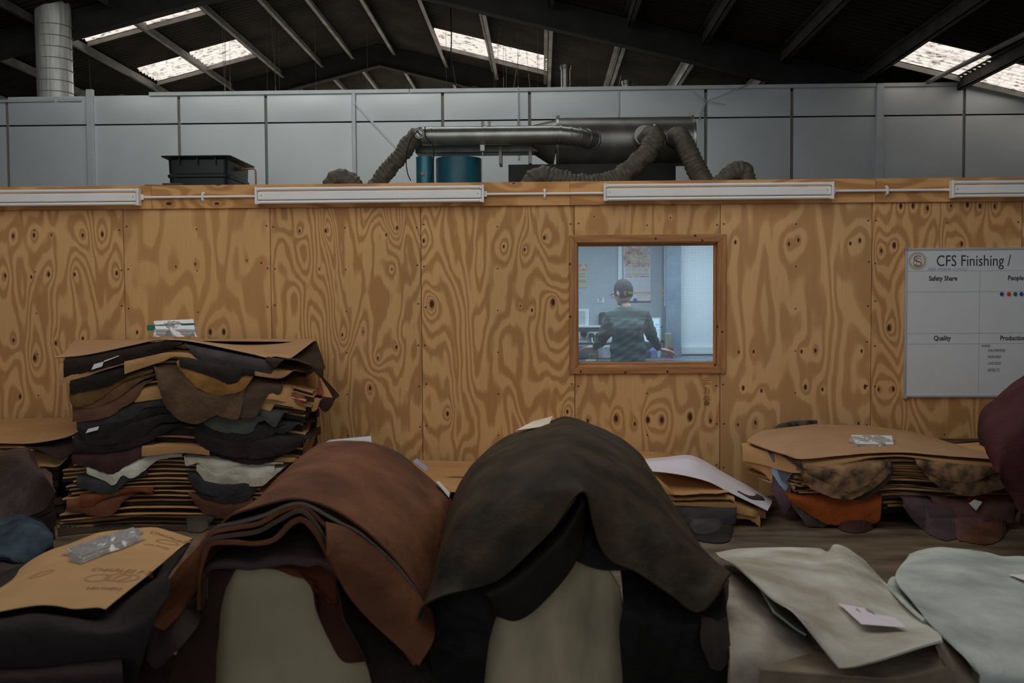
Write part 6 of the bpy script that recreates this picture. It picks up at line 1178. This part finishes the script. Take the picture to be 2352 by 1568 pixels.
def fuse(parts, vox, it=2):
    b = MB()
    for me in parts:
        if isinstance(me, tuple): b.add(me[0], me[1])
        else: b.add([v.co.copy() for v in me.vertices], [tuple(p.vertices) for p in me.polygons])
    me = mesh(b.v, b.f); o = bpy.data.objects.new('f', me); COL.objects.link(o); md = o.modifiers.new('r', 'REMESH'); md.mode = 'VOXEL'; md.voxel_size = vox; md.use_smooth_shade = True
    sm = o.modifiers.new('sm', 'SMOOTH'); sm.factor = .5; sm.iterations = it
    bpy.context.view_layer.update(); r = bpy.data.meshes.new_from_object(o.evaluated_get(bpy.context.evaluated_depsgraph_get())); bpy.data.objects.remove(o); return r
YM = 9.28
def pm_(px, py, Y): p = P(px, py, Y); return (p.x, p.y, p.z)
chest = pm_(1440, 745, YM); neck = pm_(1438, 703, YM + .01); shl, shr = pm_(1401, 723, YM), pm_(1478, 718, YM); ell_, elr = pm_(1386, 778, YM + .06), pm_(1495, 768, YM + .10); wrl, wrr = pm_(1366, 797, YM + .34), pm_(1514, 802, YM + .32)
waist = pm_(1442, 785, YM - .01); hip = pm_(1443, 822, YM - .01)
hx, hz_ = hip[0], hip[2]
per = empty('person', (hx, YM, 0), 'person in a dark green striped sweater and glasses working with their back to the window', 'person')
M_skin = mk('skin', (.52, .34, .28), rough=.55, var=.06, bump=0); M_hair = mk('short dark brown hair', (.045, .036, .036), rough=.6, var=.4, scale=60, bump=.6, bscale=120)
M_trs = mk('dark trousers', (.03, .035, .045), rough=.8)
hc = Vector(pm_(1431, 671, YM + .02)); RH = Matrix.Rotation(math.radians(38), 3, 'Z') @ Matrix.Rotation(math.radians(-18), 3, 'X')   # turned left, bent down
def hl(x, y, z): return hc + RH @ Vector((x, y, z))   # head local: y is the face direction
head = [ell(hc, (.074, .094, .112), RH), ell(hl(0, .028, -.055), (.054, .066, .062), RH), ell(hl(0, .105, -.018), (.012, .020, .022), RH, 12, 8), ell(hl(0, .088, .02), (.055, .016, .012), RH, 12, 8),
        ell(hl(0, .085, -.062), (.022, .012, .010), RH, 12, 8), ell(hl(0, .07, -.092), (.026, .020, .018), RH, 12, 8)] + [ell(hl(s_ * .078, -.012, -.018), (.010, .019, .032), RH, 12, 8) for s_ in (-1, 1)] + [ell(hl(s_ * .030, .083, .004), (.013, .008, .009), RH, 10, 6) for s_ in (-1, 1)]
nodes = {'pel': (hx, YM, .98, .11, .08), 'wst': (hx, YM, 1.12, .09, .07), 'cst': (chest[0], YM, 1.38, .10, .07), 'nck': (neck[0], neck[1], neck[2] - .06, .06, .06), 'nk2': tuple(hl(0, -.02, -.10)) + (.055, .055),
         'shl': shl[:2] + (shl[2] - .035, .05, .05), 'ell': ell_ + (.040, .040), 'wrl': wrl + (.027, .027), 'shr': shr[:2] + (shr[2] - .03, .05, .05), 'elr': elr + (.040, .040), 'wrr': wrr + (.027, .027),
         'hpl': (hx - .09, YM, .90, .09, .09), 'knl': (hx - .11, YM + .02, .50, .06, .06), 'anl': (hx - .12, YM - .01, .09, .042, .042), 'tol': (hx - .13, YM + .16, .035, .04, .03),
         'hpr': (hx + .09, YM, .90, .09, .09), 'knr': (hx + .11, YM + .02, .50, .06, .06), 'anr': (hx + .12, YM - .01, .09, .042, .042), 'tor': (hx + .13, YM + .16, .035, .04, .03)}
edges = [('pel', 'wst'), ('wst', 'cst'), ('cst', 'nck'), ('nck', 'nk2'), ('cst', 'shl'), ('shl', 'ell'), ('ell', 'wrl'), ('cst', 'shr'), ('shr', 'elr'), ('elr', 'wrr'), ('pel', 'hpl'), ('hpl', 'knl'), ('knl', 'anl'), ('anl', 'tol'), ('pel', 'hpr'), ('hpr', 'knr'), ('knr', 'anr'), ('anr', 'tor')]
bodyp = skin_fig(nodes, edges, 'pel')
def hand(w, el, s_, flat):
    w = Vector(w); d = (w - Vector(el)).normalized(); d.z *= .3; d.normalize(); d = Matrix.Rotation(math.radians(-50 if s_ > 0 else 25), 3, 'Z') @ d; side = d.cross(Vector((0, 0, 1))).normalized(); out = []
    pc = w + d * .06; R3 = Matrix((side, d, side.cross(d))).transposed(); out.append(ell(pc, (.046, .056, .022), R3, 16, 10))
    for i, (off_, L) in enumerate(((-.030, .065), (-.010, .078), (.011, .074), (.031, .058))):
        a_ = pc + d * .042 + side * off_; b1 = a_ + d * L * .5 + side * off_ * .35 - Vector((0, 0, .008)); b2 = b1 + d * L * .5 + side * off_ * .2 - Vector((0, 0, .025))
        m_ = MB().tube([pc + side * off_ * .8, a_, b1, b2], [.011, .0115, .010, .008], 10); out.append((m_.v, m_.f))
    th_ = -s_; a_ = pc - d * .025 + side * .034 * th_; b1 = a_ + d * .035 + side * .026 * th_; b2 = b1 + d * .034 + side * .006 * th_ - Vector((0, 0, .012)); m_ = MB().tube([pc - d * .02, a_, b1, b2], [.012, .012, .010, .007], 10); out.append((m_.v, m_.f))
    return out
bd_me = fuse([bodyp] + head + hand(wrl, ell_, -1, 0) + hand(wrr, elr, 1, 0), .0065)
link('body', bd_me, M_skin, per, True)
# hair: cap over the skull, short at the nape
v, f = ell(hl(0, -.012, .012), (.082, .100, .112), RH, 32, 24); keep = []
vv_ = [RH.transposed() @ (p - hc) for p in v]
f = [q for q in f if all((vv_[i].y < .052 + .4 * max(0, vv_[i].z - .03)) and (vv_[i].z > -.072 + (.035 if vv_[i].y > .0 else 0) or False) for i in q)]
o = MB().add(v, f).obj('hair', M_hair, per, True); md = o.modifiers.new('s', 'SOLIDIFY'); md.thickness = -.010
# glasses
b = MB()
for s_ in (-1, 1):
    ring_ = [hl(s_ * .033 + .024 * math.cos(a_), .112, .004 + .019 * math.sin(a_)) for a_ in np.linspace(0, 6.2832, 20)]; b.tube(ring_, .0022, 6, False); b.tube([hl(s_ * .058, .110, .008), hl(s_ * .082, .03, .004), hl(s_ * .083, -.015, .0)], .0022, 6)
b.tube([hl(-.009, .113, .006), hl(.009, .113, .006)], .0022, 6); b.obj('glasses', M_black, per)
# sweater with broad stripes
sw = {'hem': (hip[0], YM, ZBN - .02, .185, .14), 'wst': (waist[0], YM, 1.20, .175, .13), 'mid': (chest[0], YM, 1.33, .185, .135), 'cst': (chest[0], YM, 1.44, .165, .115), 'nck': (neck[0], neck[1], neck[2] - .015, .066, .066),
      'shl': shl[:2] + (shl[2] - .035, .080, .080), 'uml': tuple((Vector(shl) + Vector(ell_)) / 2) + (.070, .070), 'ell': ell_ + (.060, .060), 'wrl': wrl + (.040, .038), 'shr': shr[:2] + (shr[2] - .03, .080, .080), 'umr': tuple((Vector(shr) + Vector(elr)) / 2) + (.070, .070), 'elr': elr + (.060, .060), 'wrr': wrr + (.038, .038)}
se = [('hem', 'wst'), ('wst', 'mid'), ('mid', 'cst'), ('cst', 'nck'), ('cst', 'shl'), ('shl', 'uml'), ('uml', 'ell'), ('ell', 'wrl'), ('cst', 'shr'), ('shr', 'umr'), ('umr', 'elr'), ('elr', 'wrr')]
m, t, bb = base_mat('green striped knit'); tc = N(t, 'ShaderNodeTexCoord'); sp_n = N(t, 'ShaderNodeSeparateXYZ'); t.links.new(tc.outputs['Object'], sp_n.inputs[0])
sn = math_(t, 'SINE', math_(t, 'MULTIPLY', sp_n.outputs[2], 2 * math.pi / .115)); cr = N(t, 'ShaderNodeValToRGB'); cr.color_ramp.elements[0].position = .46; cr.color_ramp.elements[0].color = (.035, .055, .052, 1); cr.color_ramp.elements[1].position = .54; cr.color_ramp.elements[1].color = (.085, .115, .11, 1)
t.links.new(math_(t, 'MULTIPLY_ADD', sn, .5, .5), cr.inputs[0]); t.links.new(cr.outputs[0], bb.inputs['Base Color']); bb.inputs['Roughness'].default_value = .9
sw_me = fuse([skin_fig(sw, se, 'wst', 2), ell((hx, YM, 1.13), (.172, .13, .22)), ell((chest[0], YM, 1.36), (.185, .12, .15)), ell((neck[0], YM, neck[2] - .06), (.12, .075, .07)), ell((hx, YM, 1.02), (.168, .13, .10))], .008, 10)
for v in sw_me.vertices: v.co.z = max(v.co.z, .965); R_ = np.random.RandomState(4)
for v in sw_me.vertices:
    a = .004 * math.sin(v.co.z * 60 + v.co.x * 22) + .003 * math.sin(v.co.z * 95 - v.co.x * 60 + 1); v.co += v.normal * a * (1 if v.co.z < 1.42 else .3)
link('sweater', sw_me, m, per, True)
tr_n = {k_: nodes[k_] for k_ in ('pel', 'hpl', 'knl', 'anl', 'hpr', 'knr', 'anr')}; tr_n = {k_: v_[:3] + (v_[3] + .02, v_[4] + .02) for k_, v_ in tr_n.items()}
link('trousers', skin_fig(tr_n, [('pel', 'hpl'), ('hpl', 'knl'), ('knl', 'anl'), ('pel', 'hpr'), ('hpr', 'knr'), ('knr', 'anr')], 'pel', 2), M_trs, per, True)
for s_ in (-1, 1):
    o = link('shoe', mesh(*ell((hx + s_ * .125, YM + .08, .045), (.05, .15, .05), None, 20, 12)), M_black, per, True)
    for v in o.data.vertices: v.co.z = max(v.co.z, .0)
